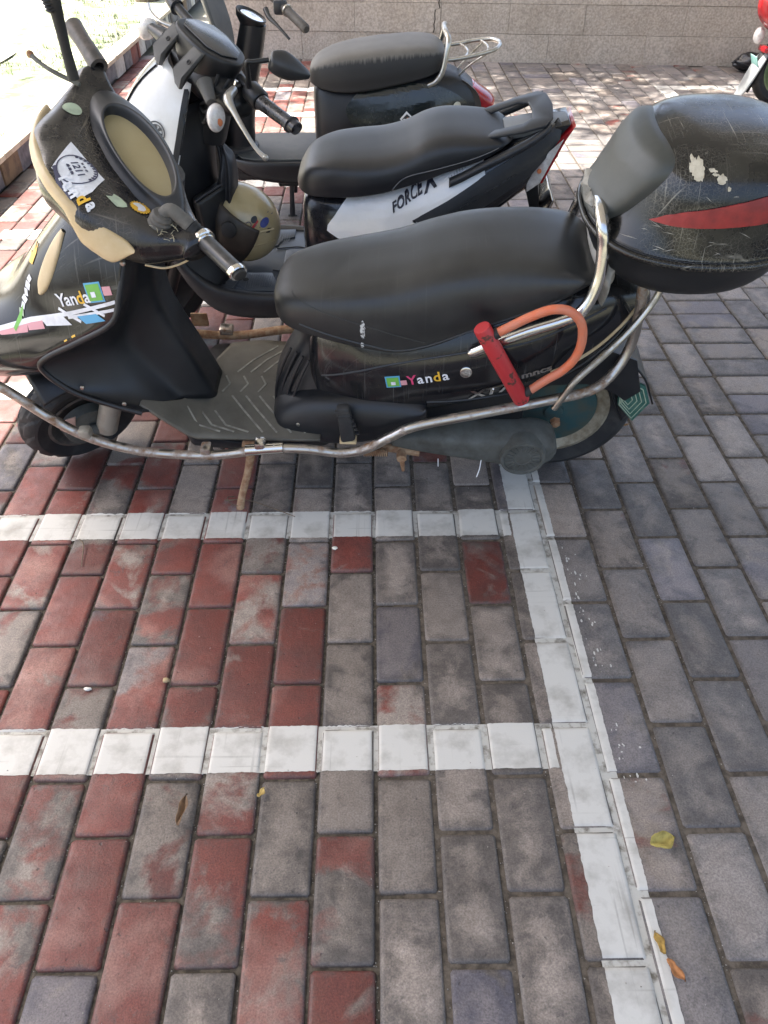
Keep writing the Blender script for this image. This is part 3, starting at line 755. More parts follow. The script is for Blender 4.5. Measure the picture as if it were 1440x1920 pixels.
o = solid(obj('leg_shield', m_sh, PLA, S1), .006, 0)
# piped lip along the near and far edge of the shield
for s in (-1, 1):
    e = [(x, s*.206*wtop(z), z) for x, z in shield_curve(.206)]
    obj('shield_lip', tube(e, .0065, n=8, k=5), PLA, S1)
# outer fairing: U-shaped levels from the neck to the nose
def ulevel(ex, ey, ez, nx, nz, bulge=.8):
    pts = []
    for t in (-1, -.96, -.8, -.55, -.28, 0, .28, .55, .8, .96, 1):
        a = abs(t); f = (1-a**2.4)
        pts.append((ex+(nx-ex)*f**bulge, ey*math.copysign(a**.62, t) if t else 0, ez+(nz-ez)*f**.9))
    return pts
lv = [ulevel(-.462, .13, .745, -.55, .80), ulevel(-.475, .165, .70, -.62, .735), ulevel(-.49, .19, .64, -.71, .65), ulevel(-.515, .203, .585, -.79, .57),
      ulevel(-.60, .206, .535, -.89, .505), ulevel(-.685, .204, .49, -.945, .43), ulevel(-.70, .198, .455, -.96, .385), ulevel(-.69, .18, .43, -.95, .36)]
m_fa = loft(lv, 6, 5, closed=False)
o = solid(obj('front_fairing', m_fa, BLK, S1), .004, -1)
T_fa = bvh(m_fa)
# lower fairing trim seam and the tan side trim on the nose
def on_fa(pts, **k):
    return decal(poly2d(pts), lambda x, z: (x, -.6, z), (0, 1, 0), T_fa, **k)
def fdec(name, pts, m, off=.0013): obj(name, on_fa(pts, off=off), m, S1)
tt = []
for x, z, r in ((-.625, .73, .004), (-.64, .71, .010), (-.658, .683, .013), (-.675, .655, .013), (-.69, .63, .010), (-.697, .615, .003)):
    h, n, i, t = T_fa.ray_cast(Vector((x+.03, -.6, z)), Vector((0, 1, 0)))
    tt.append((h, n if n.y < 0 else -n, r))
rg_ = []
for h, n, r in tt:
    u = n.cross(Vector((.6, 0, .8))).normalized(); d = n
    r = r*1.35; rg_.append([h+u*r*1.0-d*.006, h+u*r*.85+d*.003, h+d*.005, h-u*r*.85+d*.003, h-u*r-d*.006])
obj('tan_nose_trim', loft(rg_, 5, 4, closed=False), TAN, S1)
# stickers on the fairing
yc = [('Y', STW), ('a', STW), ('n', STW), ('d', STY), ('a', STW)]
def word(letters, x0, z0, x1, z1, size, dropper, tree, parent, name, bold=.012):
    n = len(letters)
    for i, (ch, m) in enumerate(letters):
        t = i/(n-1); cx, cz = x0+(x1-x0)*t, z0+(z1-z0)*t; ang = math.atan2(z1-z0, x1-x0)
        me = text_mesh(ch, size, bold*size*1.5)
        def place(x, y): return dropper(cx+x*math.cos(ang)-y*math.sin(ang), cz+x*math.sin(ang)+y*math.cos(ang))
        obj(name, decal(me, place, (0, 1, 0), tree, off=.0018, maxlen=.02), m, parent)
side = lambda x, z: (x, -.6, z)
word(yc, -.618, .613, -.560, .629, .033, side, T_fa, S1, 'sticker_letter')
def quad(cx, cz, wx, wz, ang=0, sh=0):
    c, s = math.cos(R(ang)), math.sin(R(ang)); P = [(-wx/2, -wz/2), (wx/2, -wz/2), (wx/2+sh, wz/2), (-wx/2+sh, wz/2)]
    return [(cx+x*c-y*s, cz+x*s+y*c) for x, y in P]
fdec('sticker_square', quad(-.541, .640, .036, .036, 12), STB, .0012); fdec('sticker_square', quad(-.541, .640, .03, .03, 12), STG, .002); fdec('sticker_square', quad(-.543, .636, .01, .01, 12), STW, .0028)
fdec('sticker_letter', quad(-.513, .646, .018, .016, 10), STP, .0014)
fdec('sticker_stripe', [(-.80, .527), (-.70, .567), (-.60, .597), (-.50, .63), (-.50, .623), (-.60, .589), (-.70, .558), (-.79, .523)], STW)
fdec('sticker_stripe', quad(-.557, .597, .11, .006, 15), STW); fdec('sticker_stripe', quad(-.605, .588, .05, .006, -22), STW, .0018); fdec('sticker_stripe', quad(-.548, .606, .045, .006, -24), STW, .0018)
fdec('sticker_patch', quad(-.552, .589, .045, .016, 14, -.014), STB, .0016); fdec('sticker_patch', quad(-.635, .572, .06, .016, 10, -.014), STW, .0014)
fdec('sticker_patch', quad(-.69, .556, .04, .016, 14), STP, .0012); fdec('sticker_patch', [(-.79, .523), (-.71, .556), (-.71, .54), (-.78, .52)], STP, .001)
fdec('sticker_leaf', [(-.70, .665), (-.685, .672), (-.672, .69), (-.672, .672), (-.682, .655), (-.694, .653)], STY, .0014)
for i in range(7):
    fdec('sticker_mark', quad(-.692-.006*i, .632-.0125*i, .012, .008+.003*(i % 2), 50+20*(i % 3)), STLG if i > 4 else STW, .0014)
fdec('sticker_mark', [(-.745, .54), (-.715, .585), (-.722, .56), (-.74, .535)], STG, .0016)
# neck / headstock between fairing and handlebar cover
obj('headstock', tube([(-.475, 0, .66), (-.455, 0, .72), (-.43, 0, .80)], [.08, .072, .066], n=20), PLA, S1)
# ---- handlebar cover (in steering coordinates)
def hring(l, pts): return [H1(f, l, s) for f, s in pts]
C0 = [(-.06, -.05), (-.048, -.034), (.02, -.062), (.09, -.060), (.142, -.058), (.186, -.075), (.192, -.115), (.155, -.165), (.06, -.17), (-.035, -.11)]
C1 = [(-.04, -.055), (-.028, -.045), (.02, -.062), (.066, -.058), (.116, -.056), (.158, -.08), (.162, -.115), (.125, -.15), (.05, -.155), (-.02, -.11)]
C2 = [(-.028, -.052), (-.016, -.03), (.015, -.036), (.04, -.045), (.072, -.056), (.098, -.085), (.098, -.112), (.07, -.135), (.025, -.135), (-.016, -.1)]
C3 = [(-.026, -.045), (-.018, -.022), (.006, -.02), (.022, -.028), (.032, -.04), (.036, -.055), (.032, -.072), (.018, -.082), (-.004, -.08), (-.02, -.066)]
C05 = [((a[0]*2+b[0])/3-.002, (a[1]*2+b[1])/3) for a, b in zip(C0, C1)]
C4 = [(x*.9, (z+.05)*.7-.05) for x, z in C3]
m_cov = loft([hring(-.24, C4), hring(-.225, C3), hring(-.18, C2), hring(-.115, C1), hring(-.05, C05), hring(0, C0), hring(.05, C05), hring(.115, C1), hring(.18, C2), hring(.225, C3), hring(.24, C4)], 6, 5)
cov = obj('handlebar_cover', m_cov, BLKW, S1)
T_cov = bvh(m_cov)
# raised eye-shaped dash surround with the recessed dial
def dash(fh, lh, s0, p=2.0, tilt=-.36, n=48, cf=.014):
    out = []
    for i in range(n):
        a = 2*math.pi*i/n; c, s_ = math.cos(a), math.sin(a)
        l = lh*math.copysign(abs(c)**(2/p), c); f = fh*math.copysign(abs(s_)**(2/p), s_)
        out.append((f, l))
    return [H1(cf+f, l, s0+tilt*f-.0*abs(l)-.35*l*l) for f, l in out]
def dashl(fh, lh, s0, **k):       # lens outline with pointed ends
    n = 48; out = []
    for i in range(n):
        a = 2*math.pi*i/n; c, s_ = math.cos(a), math.sin(a); out.append((fh*s_*abs(s_)**.5, lh*c-.018))
    return [H1(.008+f*.93, l, s0-.36*f-.35*l*l) for f, l in out]
m_d = loft([dashl(.066, .205, -.075), dashl(.064, .20, -.05), dashl(.055, .19, -.030), dash(.047, .136, -.020), dash(.0435, .125, -.018), dash(.0405, .121, -.024), dash(.039, .119, -.052)], 4, 1, cap=False)
obj('dash_surround', m_d, PLG, cov)
dv = dash(.0397, .1198, -.040); c_ = H1(.014, 0, -.040)
obj('faded_dial', mesh(list(dv)+[c_], [(i, (i+1) % 48, 48) for i in range(48)]), DIAL, cov)
# tan headlight trim wrapping the front and the near corner
tr = []
for l in np.linspace(-.19, .19, 27):
    a = abs(l)/.19
    f = .186-.084*a**2.0; s = -.088-.012*a; wdt = .012+.003*(1-a)+.019*max(0., min(1., (l-.07)/.05))-.026*max(0., (l-.165)/.025)**2
    n = Vector((1-.75*a, .75*math.copysign(a, l), .35)).normalized()
    c = Vector((f, l, s)); d = Vector((-.25, 0, 1)).normalized(); off = Vector((0, 0, -(wdt-.016)*.8))
    tr.append([H1.p(c+off+d*wdt-n*.012), H1.p(c+off+d*wdt*.85+n*.004), H1.p(c+off+n*.009), H1.p(c+off-d*wdt*.85+n*.004), H1.p(c+off-d*wdt-n*.012)])
obj('tan_headlight_trim', loft(tr, 4, 4, closed=False), TAN, cov)
hl = [[H1(.145+.02*math.cos(a_)*.5, l*.8, -.125+.022*math.sin(a_)) for a_ in np.linspace(0, 6.28, 9)[:-1]] for l in np.linspace(-.12, .12, 7)]
obj('headlight', loft(hl, 3, 3), CLR, cov)
# cover stickers (dropped along the steering axis)
up1 = lambda f, l: H1(f, l, .25)
def cdec(name, me, m, off=.0015): obj(name, decal(me, lambda x, y: up1(x, y), tuple(-H1.s), T_cov, off=off), m, cov)
cdec('inspection_sticker', poly2d([(.178, .002), (.12, -.052), (.098, .045), (.135, .075), (.16, .082), (.17, .05)]), STW)
def ell(cx, cy, rx, ry, ang, me):
    c, s = math.cos(R(ang)), math.sin(R(ang)); return xf(me, lambda p: (cx+p.x*rx*c-p.y*ry*s, cy+p.x*rx*s+p.y*ry*c, 0))
cdec('sticker_ring', ell(.138, .018, .036, .036, 0, disc2d(1, 32, .93)), STK, .0022)
for j, (txt, sz, df) in enumerate((('1211', .02, 0),)):
    me = text_mesh(txt, sz, .0006); cdec('sticker_text', xf(me, lambda p: (.138+df*1.0-p.y*.9, .018+p.x, 0)), STK, .0022)
for i in range(9): cdec('sticker_glyph', ell(.138+(-.014 if i < 3 else .013), .006+.009*(i % 3)+(.003 if i > 5 else 0), .0022, .003, 20*i, poly2d([(-1, -1), (1, -.6), (.8, 1), (-1, .8)])), STK, .0022)
for i in range(11):
    a = R(-70+i*14); cdec('sticker_glyph', ell(.138-.031*math.cos(a), .018+.031*math.sin(a), .0028, .0022, 0, poly2d([(-1, -1), (1, -1), (1, 1), (-1, 1)])), STK, .0022)
cdec('sticker_band', poly2d([(.17, .0), (.176, .0), (.182, .045), (.172, .075), (.166, .072), (.174, .044)]), STK, .002)
for i, m in enumerate((STW, STW, STW, STY, STW)):
    me = text_mesh('Yanda'[i], .034, .0014); cdec('sticker_letter', xf(me, lambda p: (.166-.004*i*i*.3-p.y*.8, .03+.018*i+p.x*.9, 0)), m, .0026)
gear = [(.061+(.021 if i % 2 else .0175)*math.cos(i*math.pi/20)*.95, .118+(.021 if i % 2 else .0175)*math.sin(i*math.pi/20)) for i in range(40)]
cdec('gear_sticker', poly2d(gear), STY); cdec('gear_sticker_face', poly2d([(.072, .108), (.066, .118), (.072, .128), (.062, .132), (.054, .127), (.05, .115), (.056, .105), (.066, .104)]), STW, .0022)
cdec('leaf_sticker', poly2d([(.116, .088), (.105, .09), (.098, .083), (.09, .092), (.085, .108), (.088, .118), (.098, .12), (.108, .117), (.112, .105)]), STLG)
cdec('oval_sticker', ell(.078, -.142, .018, .016, 0, disc2d(1, 20)), STLG)
# grips, levers, mirror stub, mirror stem
gr = lathe([(.0, 0), (.0, .015), (.004, .0165), (.03, .0165), (.034, .0155), (.036, .016), (.125, .0165), (.13, .0185), (.142, .0185), (.145, .016), (.15, .016), (.15, 0)])
def on_bar(me, l0, sgn):
    def g(p):
        l = l0+sgn*p.y
        return H1(p.x-.008, l, p.z+(-.041+.277*(l-.2) if l > 0 else -.018))
    return xf(me, g)
GRIP = mat('grip_rubber', (.022, .022, .024), .28, col2=(.05, .05, .05), nscale=30, rough2=.5)
obj('grip', on_bar(lathe([(0, .0155), (.0, .0165), (.09, .0165), (.11, .017), (.11, .012)]), .235, 1), GRIP, cov)
gx = lambda a, b, r, m, nm, k=0: obj(nm, on_bar(lathe([(a, 0), (a, r*.9), (a+.002, r), (b-.002, r), (b, r*.9), (b, 0)]), 0, 1), m, cov)
gx(.205, .219, .017, PLA, 'switch_housing'); gx(.217, .233, .0225, CHR3, 'grip_collar'); gx(.228, .238, .0185, CHR3, 'grip_collar')
gx(.332, .346, .0182, CHR3, 'bar_end_ring'); gx(.344, .352, .013, RUB, 'bar_end_plug')
FG = mat('worn_far_grip', (.05, .046, .043), .5, col2=(.12, .1, .09), nscale=30)
obj('grip', on_bar(lathe([(0, .01), (0, .018), (.01, .0185), (.08, .0165), (.105, .018), (.12, .019), (.125, .015), (.125, 0)]), -.225, -1), FG, cov)
obj('mirror_stem', tube([H1(.062, -.185, -.02), H1(.08, -.20, .03), H1(.097, -.214, .08), H1(.115, -.228, .13)], [.011, .0095, .011, .0155], n=12), RUB, cov)
for i in range(7):
    t = .62+.05*i; p0 = H1(.075+.05*t, -.195-.037*t, .03+.095*t)
    obj('stem_rib', lathe([(-.003, .009+.004*(t-.5)), (0, .0125+.004*(t-.5)), (.003, .009+.004*(t-.5))], p0, tuple(H1(.125, -.232, .125)-H1(.075, -.195, .03)), 12), RUB, cov)
obj('brake_lever', tube([H1(.045, -.19, -.035), H1(.075, -.235, -.045), H1(.083, -.27, -.055), H1(.09, -.30, -.06)], [.0045, .0045, .004, .005], n=10), ALU, cov)
obj('lever_ball', lathe([(-.008, 0), (-.006, .005), (0, .0078), (.006, .005), (.008, 0)], H1(.091, -.304, -.06)), RUST, cov)
DST = mat('dusty_boot', (.13, .12, .105), .75, col2=(.08, .075, .068), nscale=30, bump=.3)
obj('mirror_boot', lathe([(-.005, 0), (-.005, .022), (.004, .0235), (.008, .021), (.013, .0225), (.017, .02), (.022, .021), (.027, .018), (.03, 0)], H1(.045, .165, -.055), tuple(H1.s), 24), DST, cov)
obj('mirror_boot_arm', tube([H1(.045, .163, -.032), H1(.034, .168, -.018), H1(.018, .185, -.022), H1(.008, .2, -.026)], [.012, .0135, .0135, .0135], n=16), DST, cov)
for t in (0, .006, .013): obj('stub_ring', lathe([(-.0025, .012), (-.0025, .0165), (.0025, .0165), (.0025, .012)], H1(.006-t*.6, .203+t, -.027-t*.2), tuple(H1(.008, .2, -.026)-H1(.018, .185, -.022)), 20), RUB, cov)
obj('stub_cap', lathe([(0, .0155), (.018, .015), (.022, .011), (.022, 0)], H1(.005, .205, -.028), tuple(H1(.008, .2, -.026)-H1(.018, .185, -.022)), 20), RUB, cov)
obj('cover_seam_piping', tube([H1(.03, .215, -.062), H1(.0, .222, -.085), H1(.03, .205, -.125), H1(.06, .18, -.14)], .0022, n=6), TAN, cov)
STRAW = mat('straw', (.4, .36, .25), .8)
rs = random.Random(9)
for i in range(26):
    p = (.05+rs.uniform(-.02, .025), .188+rs.uniform(-.022, .025)); a = rs.uniform(0, 6.28); l_ = rs.uniform(.008, .02)
    h, n, k_, t_ = T_cov.ray_cast(H1(p[0], p[1], .2), -H1.s)
    if h: obj('straw', tube([h+H1.s*.001, h+H1.s*.004+H1.f*math.cos(a)*l_*.5+H1.l*math.sin(a)*l_*.5, h+H1.s*.002+H1.f*math.cos(a)*l_+H1.l*math.sin(a)*l_], .0006, n=4, k=2), STRAW, cov)

# ---- floorboard and mat
fl = [(-.46, .13), (-.43, .18), (-.30, .195), (-.16, .19), (-.10, .17)]
outl = [(x, -y) for x, y in fl]+[(x, y) for x, y in fl[::-1]]
obj('floorboard', slab([(x, y, .236) for x, y in outl], (0, 0, -.03), .008), PLA, S1)
ramp = lambda x: max(0., -.42-x)*.95
mrow = [(-.525, -.187, -.172), (-.49, -.19, -.14), (-.46, -.191, -.10), (-.43, -.192, -.03), (-.41, -.192, .10), (-.38, -.192, .165), (-.30, -.193, .178), (-.235, -.195, .172), (-.222, -.195, -.06), (-.195, -.195, -.115), (-.16, -.195, -.148), (-.118, -.193, -.175)]
mg_ = [[(x, ya+(yb-ya)*t, .243+ramp(x)) for t in np.linspace(0, 1, 9)] for x, ya, yb in mrow]
fm = obj('floor_mat', loft(mg_, 1, 2, closed=False), MATF, S1); solid(fm, .007, -1)
mfar = [[(x, y, .2425) for y in np.linspace(ya, yb, 5)] for x, ya, yb in ((-.24, .0, .172), (-.222, .06, .17), (-.2, .11, .168), (-.17, .14, .16))]
solid(obj('floor_mat', loft(mfar, 2, 2, closed=False), MATF, S1), .006, -1)
ribs = []
def rib(x0, y0, x1, y1, w=.0022):
    d = Vector((x1-x0, y1-y0, 0)); n = Vector((-d.y, d.x, 0)).normalized()*w; z = .2495
    ribs.append(slab([Vector((x0, y0, z))-n, Vector((x1, y1, z))-n, Vector((x1, y1, z))+n, Vector((x0, y0, z))+n], (0, 0, .0018), 0))
for s in (-1, 1):
    for i in range(8):
        x = -.45+.034*i; y0 = .045 if x > -.38 else .1; y1 = .172
        if s > 0 and x < -.36: continue
        xe = min(x+.062, -.215+ (y1-.05)*.6); rib(x, s*y0, x+.035, s*(y0+.05)); rib(x+.035, s*(y0+.05), xe+.03, s*(y1 - (.0 if s < 0 else .02)))
for i in range(3): rib(-.375+.045*i, -.03, -.36+.045*i, 0); rib(-.36+.045*i, 0, -.375+.045*i, .03)
obj('mat_ribs', xf(join(ribs), lambda p: (p.x, p.y, p.z+ramp(p.x))), MATL, fm)
obj('mat_screw', lathe([(0, .0), (.002, .008), (.0035, .006), (.0035, 0)], (-.155, -.135, .243), (0, 0, 1), 16), RUST, fm)
# ---- body column under the seat and the side panels
def half(zt, zb, w, wt=None, wb=None, bl=.5):
    wt = w*.75 if wt is None else wt; wb = w*.8 if wb is None else wb; d = zt-zb
    return [(0, zt), (wt*.6, zt-d*.01), (wt, zt-d*.08), (w*.97, zt-d*.35), (w, zt-d*.55), (w*.97, zt-d*.78), (wb, zb+d*.06), (wb*.6, zb), (0, zb)]
bs = [(-.15, .42, .25, .05), (-.14, .46, .24, .09), (-.12, .50, .235, .115), (-.085, .515, .235, .132), (-.04, .52, .24, .146), (0, .515, .255, .155), (.1, .525, .275, .163), (.2, .545, .30, .166), (.3, .575, .325, .162), (.4, .60, .35, .148), (.5, .60, .395, .115), (.575, .575, .45, .075), (.61, .55, .485, .04)]
m_bd = loft([sym(half(zt, zb, w), x) for x, zt, zb, w in bs], 5, 4)
bd = obj('body', m_bd, BLK, S1); T_bd = bvh(m_bd)
# matte lower apron around the column foot with the foot peg
ap = []
for x, zt, zb, w in ((-.234, .262, .236, .10), (-.214, .29, .23, .142), (-.165, .32, .224, .160), (-.09, .338, .225, .170), (0, .345, .24, .175), (.07, .345, .262, .175), (.115, .342, .29, .172), (.13, .335, .31, .165)):
    ap.append([(x, -w*.5, zt), (x, -w*.86, zt-.008), (x, -w, (zt*.6+zb*.4)), (x, -w*1.03, zb+.02), (x, -w*1.02, zb), (x, -w*.7, zb-.004)])
o = solid(obj('side_apron', loft(ap, 5, 4, closed=False), PLA, S1), .004, 1)
ap2 = [[(x, -y, z) for x, y, z in r] for r in ap]; solid(obj('side_apron', loft(ap2, 5, 4, closed=False), PLA, S1), .004, 1)
# ribbed front column below the seat
colr = []
for z, x0, hw in ((.24, -.238, .1), (.28, -.236, .098), (.33, -.222, .09), (.39, -.19, .08), (.44, -.158, .08), (.48, -.155, .09), (.52, -.165, .1)):
    colr.append([(x0+.2, -min(.128, hw*1.3), z), (x0+.1, -min(.128, hw*1.25), z), (x0+.02, -hw*.9, z), (x0, -hw*.45, z), (x0-.004, 0, z), (x0, hw*.45, z), (x0+.02, hw*.9, z), (x0+.1, min(.128, hw*1.25), z), (x0+.2, min(.128, hw*1.3), z)])
obj('seat_column', loft(colr, 5, 4, closed=False), PLA, S1)
for i in range(4):
    y = -.112+.016*i; k_ = .028*(3-i)*.55
    obj('column_rib', tube([(-.236+k_, y, .255), (-.228+k_, y, .31), (-.205+k_, y*.95, .37), (-.185+k_, y*.9, .41)], .0035, n=6), PLA, S1)
# ---- seat
ss = [(-.212, .556, .535, .03), (-.2, .578, .527, .07), (-.17, .60, .522, .105), (-.11, .618, .51, .128), (-.03, .628, .493, .143), (.06, .64, .483, .15), (.14, .662, .498, .152), (.22, .69, .525, .152), (.31, .70, .557, .15), (.39, .694, .585, .145), (.44, .682, .60, .132), (.47, .664, .612, .1), (.482, .645, .622, .05)]
def shalf(zt, zb, w):
    d = zt-zb; return [(0, zt), (w*.45, zt-d*.01), (w*.78, zt-d*.07), (w*.94, zt-d*.26), (w, zt-d*.58), (w*.985, zt-d*.85), (w*.95, zb+.002), (w*.7, zb-.004), (0, zb-.004)]
ss = [(-.214, .536, .512, .03), (-.203, .555, .505, .07), (-.175, .574, .50, .105), (-.11, .592, .490, .128), (-.03, .606, .477, .143), (.06, .624, .467, .15), (.14, .650, .488, .152), (.22, .668, .528, .152), (.31, .673, .565, .15), (.39, .668, .602, .145), (.44, .656, .628, .132), (.47, .640, .628, .1), (.482, .63, .622, .05)]
m_se = loft([sym(shalf(*a[1:]), a[0]) for a in ss], 6, 5)
st = obj('seat', m_se, SEAT, S1)
T_se = bvh(m_se)
DRP = mat('seat_dropping', (.55, .55, .53), .8, col2=(.08, .08, .08), nscale=160, lo=.5, hi=.56)
for cx, cz, r, sx, sz in ((-.012, .53, .007, .75, 3.2), (-.0135, .49, .0045, .8, 1.8)):
    obj('bird_dropping', decal(poly2d([(cx+sx*r*math.cos(2*math.pi*i/28)*(1+.25*math.sin(i*2.3)), cz+sz*r*math.sin(2*math.pi*i/28)*(1+.12*math.sin(i*3.1))) for i in range(28)]), side, (0, 1, 0), T_se, maxlen=.006), DRP, st)
def sbead(pts, r, nm='seat_seam', tree=None, m=None, par=None):
    Q = []
    for x, _, z in cr([(x, 0, z) for x, z in pts], 8):
        h, n, i, t = (tree or T_se).ray_cast(Vector((x, -.6, z)), Vector((0, 1, 0)))
        if h: Q.append(h)
    if len(Q) > 2: obj(nm, tube(Q, r, n=5, smoothpath=False), m or SEAT, par or st)
sbead([(-.165, .575), (-.12, .565), (-.06, .552), (.0, .538), (.06, .52), (.12, .502)], .0012)
sbead([(-.15, .522), (-.08, .505), (0, .488), (.06, .478), (.13, .495), (.22, .536), (.31, .573), (.39, .608)], .0022, 'seat_piping')
# body stickers, lock and emblem
def bdec(name, pts, m, off=.0015): obj(name, decal(poly2d(pts), side, (0, 1, 0), T_bd, off=off), m, bd)
bdec('sticker_square', quad(.053, .402, .033, .03, 9), STB); bdec('sticker_square', quad(.053, .402, .027, .024, 9), STG, .0022); bdec('sticker_square', quad(.054, .399, .01, .009, 9), STW, .003)
bdec('sticker_letter', quad(.077, .402, .014, .013, 12), STP)
word([('Y', STM), ('a', STW), ('n', STW), ('d', STY), ('a', STW)], .095, .409, .168, .426, .034, side, T_bd, bd, 'sticker_letter')
h, n, i_, t_ = T_bd.ray_cast(Vector((.212, -.6, .438)), Vector((0, 1, 0)))
obj('seat_lock', lathe([(-.002, .013), (.003, .013), (.004, .0115), (.0035, .004), (.001, .003), (.001, 0)], h, (0, -1, .15), 24), CHR3, bd)
em = text_mesh('XT7', .045, .0012, .5, 1.0)
a_ = math.atan2(.042, .094)
def eplace(cx, cz, k=1.0): return lambda x, y: (cx+(x*math.cos(a_)-y*math.sin(a_))*k, -.6, cz+(x*math.sin(a_)+y*math.cos(a_))*.62*k)
obj('chrome_emblem', decal(em, eplace(.262, .379, 1.15), (0, 1, 0), T_bd, off=.003, maxlen=.02), CHR3, bd)
obj('chrome_emblem', decal(text_mesh('mncs', .034, .0012, .3), eplace(.364, .432), (0, 1, 0), T_bd, off=.003, maxlen=.02), CHR3, bd)
# seams: recessed lines drawn as thin raised beads along the panel edges
def bead(pts, r, m, tree=T_bd, off=0.0, name='panel_edge'):
    P = cr([(x, 0, z) for x, z in pts], 8); Q = []
    for x, _, z in P:
        h, n, i, t = tree.ray_cast(Vector((x, -.6, z)), Vector((0, 1, 0)))
        if h: Q.append(h+Vector((0, -off, 0)))
    if len(Q) > 2: obj(name, tube(Q, r, n=6, smoothpath=False), m, bd)
bead([(-.11, .385), (0, .428), (.1, .455), (.23, .485), (.33, .505), (.42, .535), (.5, .56)], .0025, PLG)
bead([(.13, .345), (.25, .352), (.37, .372), (.46, .42), (.53, .48), (.56, .52)], .0025, PLG)
bead([(.40, .425), (.45, .445), (.5, .475), (.545, .515), (.57, .54)], .0045, TAN, name='tail_trim')
# foot peg
obj('foot_peg', slab([(-.075, -.178, .352), (-.045, -.178, .356), (-.032, -.196, .27), (-.066, -.196, .262)], (0, -.022, 0), .006), RUB, S1)
for i in range(6): obj('peg_rib', rbox((-.06+.004*i, -.2, .345-.013*i), (.034, .012, .005), .002), RUB, S1)
obj('peg_end', rbox((-.05, -.202, .262), (.04, .03, .008), .003), TAN, S1)
# ---- swing arm and drive case
ca = []
for x, zc, hz, y0, y1 in ((.05, .188, .018, -.10, -.135), (.1, .197, .03, -.10, -.15), (.18, .197, .04, -.09, -.16), (.26, .19, .045, -.085, -.165), (.33, .185, .052, -.085, -.168), (.40, .183, .055, -.085, -.168), (.438, .183, .04, -.09, -.16), (.452, .183, .015, -.1, -.15)):
    ca.append([(x, y0, zc+hz*.8), (x, (y0+y1)/2, zc+hz), (x, y1, zc+hz*.7), (x, y1-.004, zc), (x, y1, zc-hz*.7), (x, (y0+y1)/2, zc-hz), (x, y0, zc-hz*.8)])
obj('drive_case', loft(ca, 5, 4), ALU, S1)
dc = obj('drive_cover', lathe([(-.01, .0), (-.01, .02), (-.012, .022), (-.012, .044), (-.016, .046), (-.016, .053), (0, .057), (.02, .057)], (.368, -.168, .183), (0, 1, 0), 40), ALU, S1)
for i in range(18):
    a = i*math.pi/9; obj('cover_fin', tube([(.368+.024*math.cos(a), -.181, .183+.024*math.sin(a)), (.368+.042*math.cos(a), -.181, .183+.042*math.sin(a))], .0018, n=6, smoothpath=False), ALU, dc)
obj('axle_nut', lathe([(-.012, 0), (-.012, .012), (.0, .014), (.0, 0)], (.455, -.07, .205), (0, 1, 0), 6), RUST, S1)
obj('cable_end', tube([(.27, -.17, .165), (.268, -.176, .14), (.262, -.185, .12)], .0015, n=6), WHT, S1)
obj('cable_end', tube([(.165, -.165, .162), (.166, -.17, .14)], .0012, n=6), WHT, S1)
obj('stand_pivot', tube([(.0, -.12, .16), (.12, -.14, .158)], .011), RUST, S1)
obj('pivot_bolt', lathe([(-.014, 0), (-.014, .013), (.01, .013), (.01, 0)], (.075, -.15, .157), (0, 1, 0), 6), RUST, S1)
obj('bolt_tail', tube([(.075, -.155, .155), (.08, -.158, .11)], [.008, .004]), RUST, S1)
spr = [( -.02+.06*t, -.15+.009*math.cos(t*75), .165+.009*math.sin(t*75)) for t in np.linspace(0, 1, 90)]
obj('stand_spring', tube(spr, .0018, n=5, smoothpath=False), RUST, S1)
# ---- guard rails
rail = [(-.90, -.20, .47), (-.80, -.215, .412), (-.735, -.22, .345), (-.66, -.225, .283), (-.56, -.226, .240), (-.45, -.225, .224), (-.36, -.224, .224), (-.24, -.222, .244), (-.15, -.222, .247), (-.07, -.222, .236), (-.01, -.222, .25), (.05, -.22, .29), (.11, -.216, .322), (.25, -.205, .352), (.40, -.18, .372), (.50, -.15, .378), (.55, -.12, .41), (.575, -.10, .47), (.572, -.10, .55), (.56, -.10, .635)]
obj('guard_rail', tube(rail, .0115, n=14, k=6), CHR, S1)
rail2 = [(.415, -.185, .352), (.43, -.184, .388), (.45, -.18, .43), (.50, -.16, .48), (.56, -.13, .54), (.595, -.11, .60), (.60, -.105, .645)]
obj('guard_brace', tube(rail2, .0075, n=12), CHR2, S1)
obj('guard_rail', tube([(x, .205+.0*y, z+.02) for x, y, z in rail[1:12]], .0115, n=12), RUST, S1)
obj('guard_bracket', rbox((-.47, .215, .285), (.045, .004, .04), .004), RUST, S1)
for x, z in ((-.385, .224), (-.255, .243)):
    obj('rail_clamp', rbox((x, -.217, z+.008), (.026, .03, .034), .006), CHR if x < -.3 else CHR3, S1)
obj('rail_joint', lathe([(-.045, .0135), (.045, .0135)], (-.245, -.222, .245), (1, 0, .12), 16), CHR3, S1)
obj('rail_clamp', rbox((-.655, -.222, .288), (.03, .028, .03), .008), ALUG, S1)
obj('rail_clamp', rbox((-.40, .205, .262), (.035, .03, .02), .004), CHR, S1)
obj('rail_clamp', rbox((-.20, .205, .28), (.05, .026, .03), .008), RUST, S1)
# side stand
obj('side_stand', tube([(-.285, -.19, .215), (-.30, -.20, .15), (-.325, -.222, .07), (-.34, -.235, .0), (-.352, -.245, -.03)], [.012, .0095, .0095, .012, .015], n=10), RUST, S1)
obj('stand_bracket', rbox((-.285, -.19, .222), (.04, .03, .03), .005), RUST, S1)
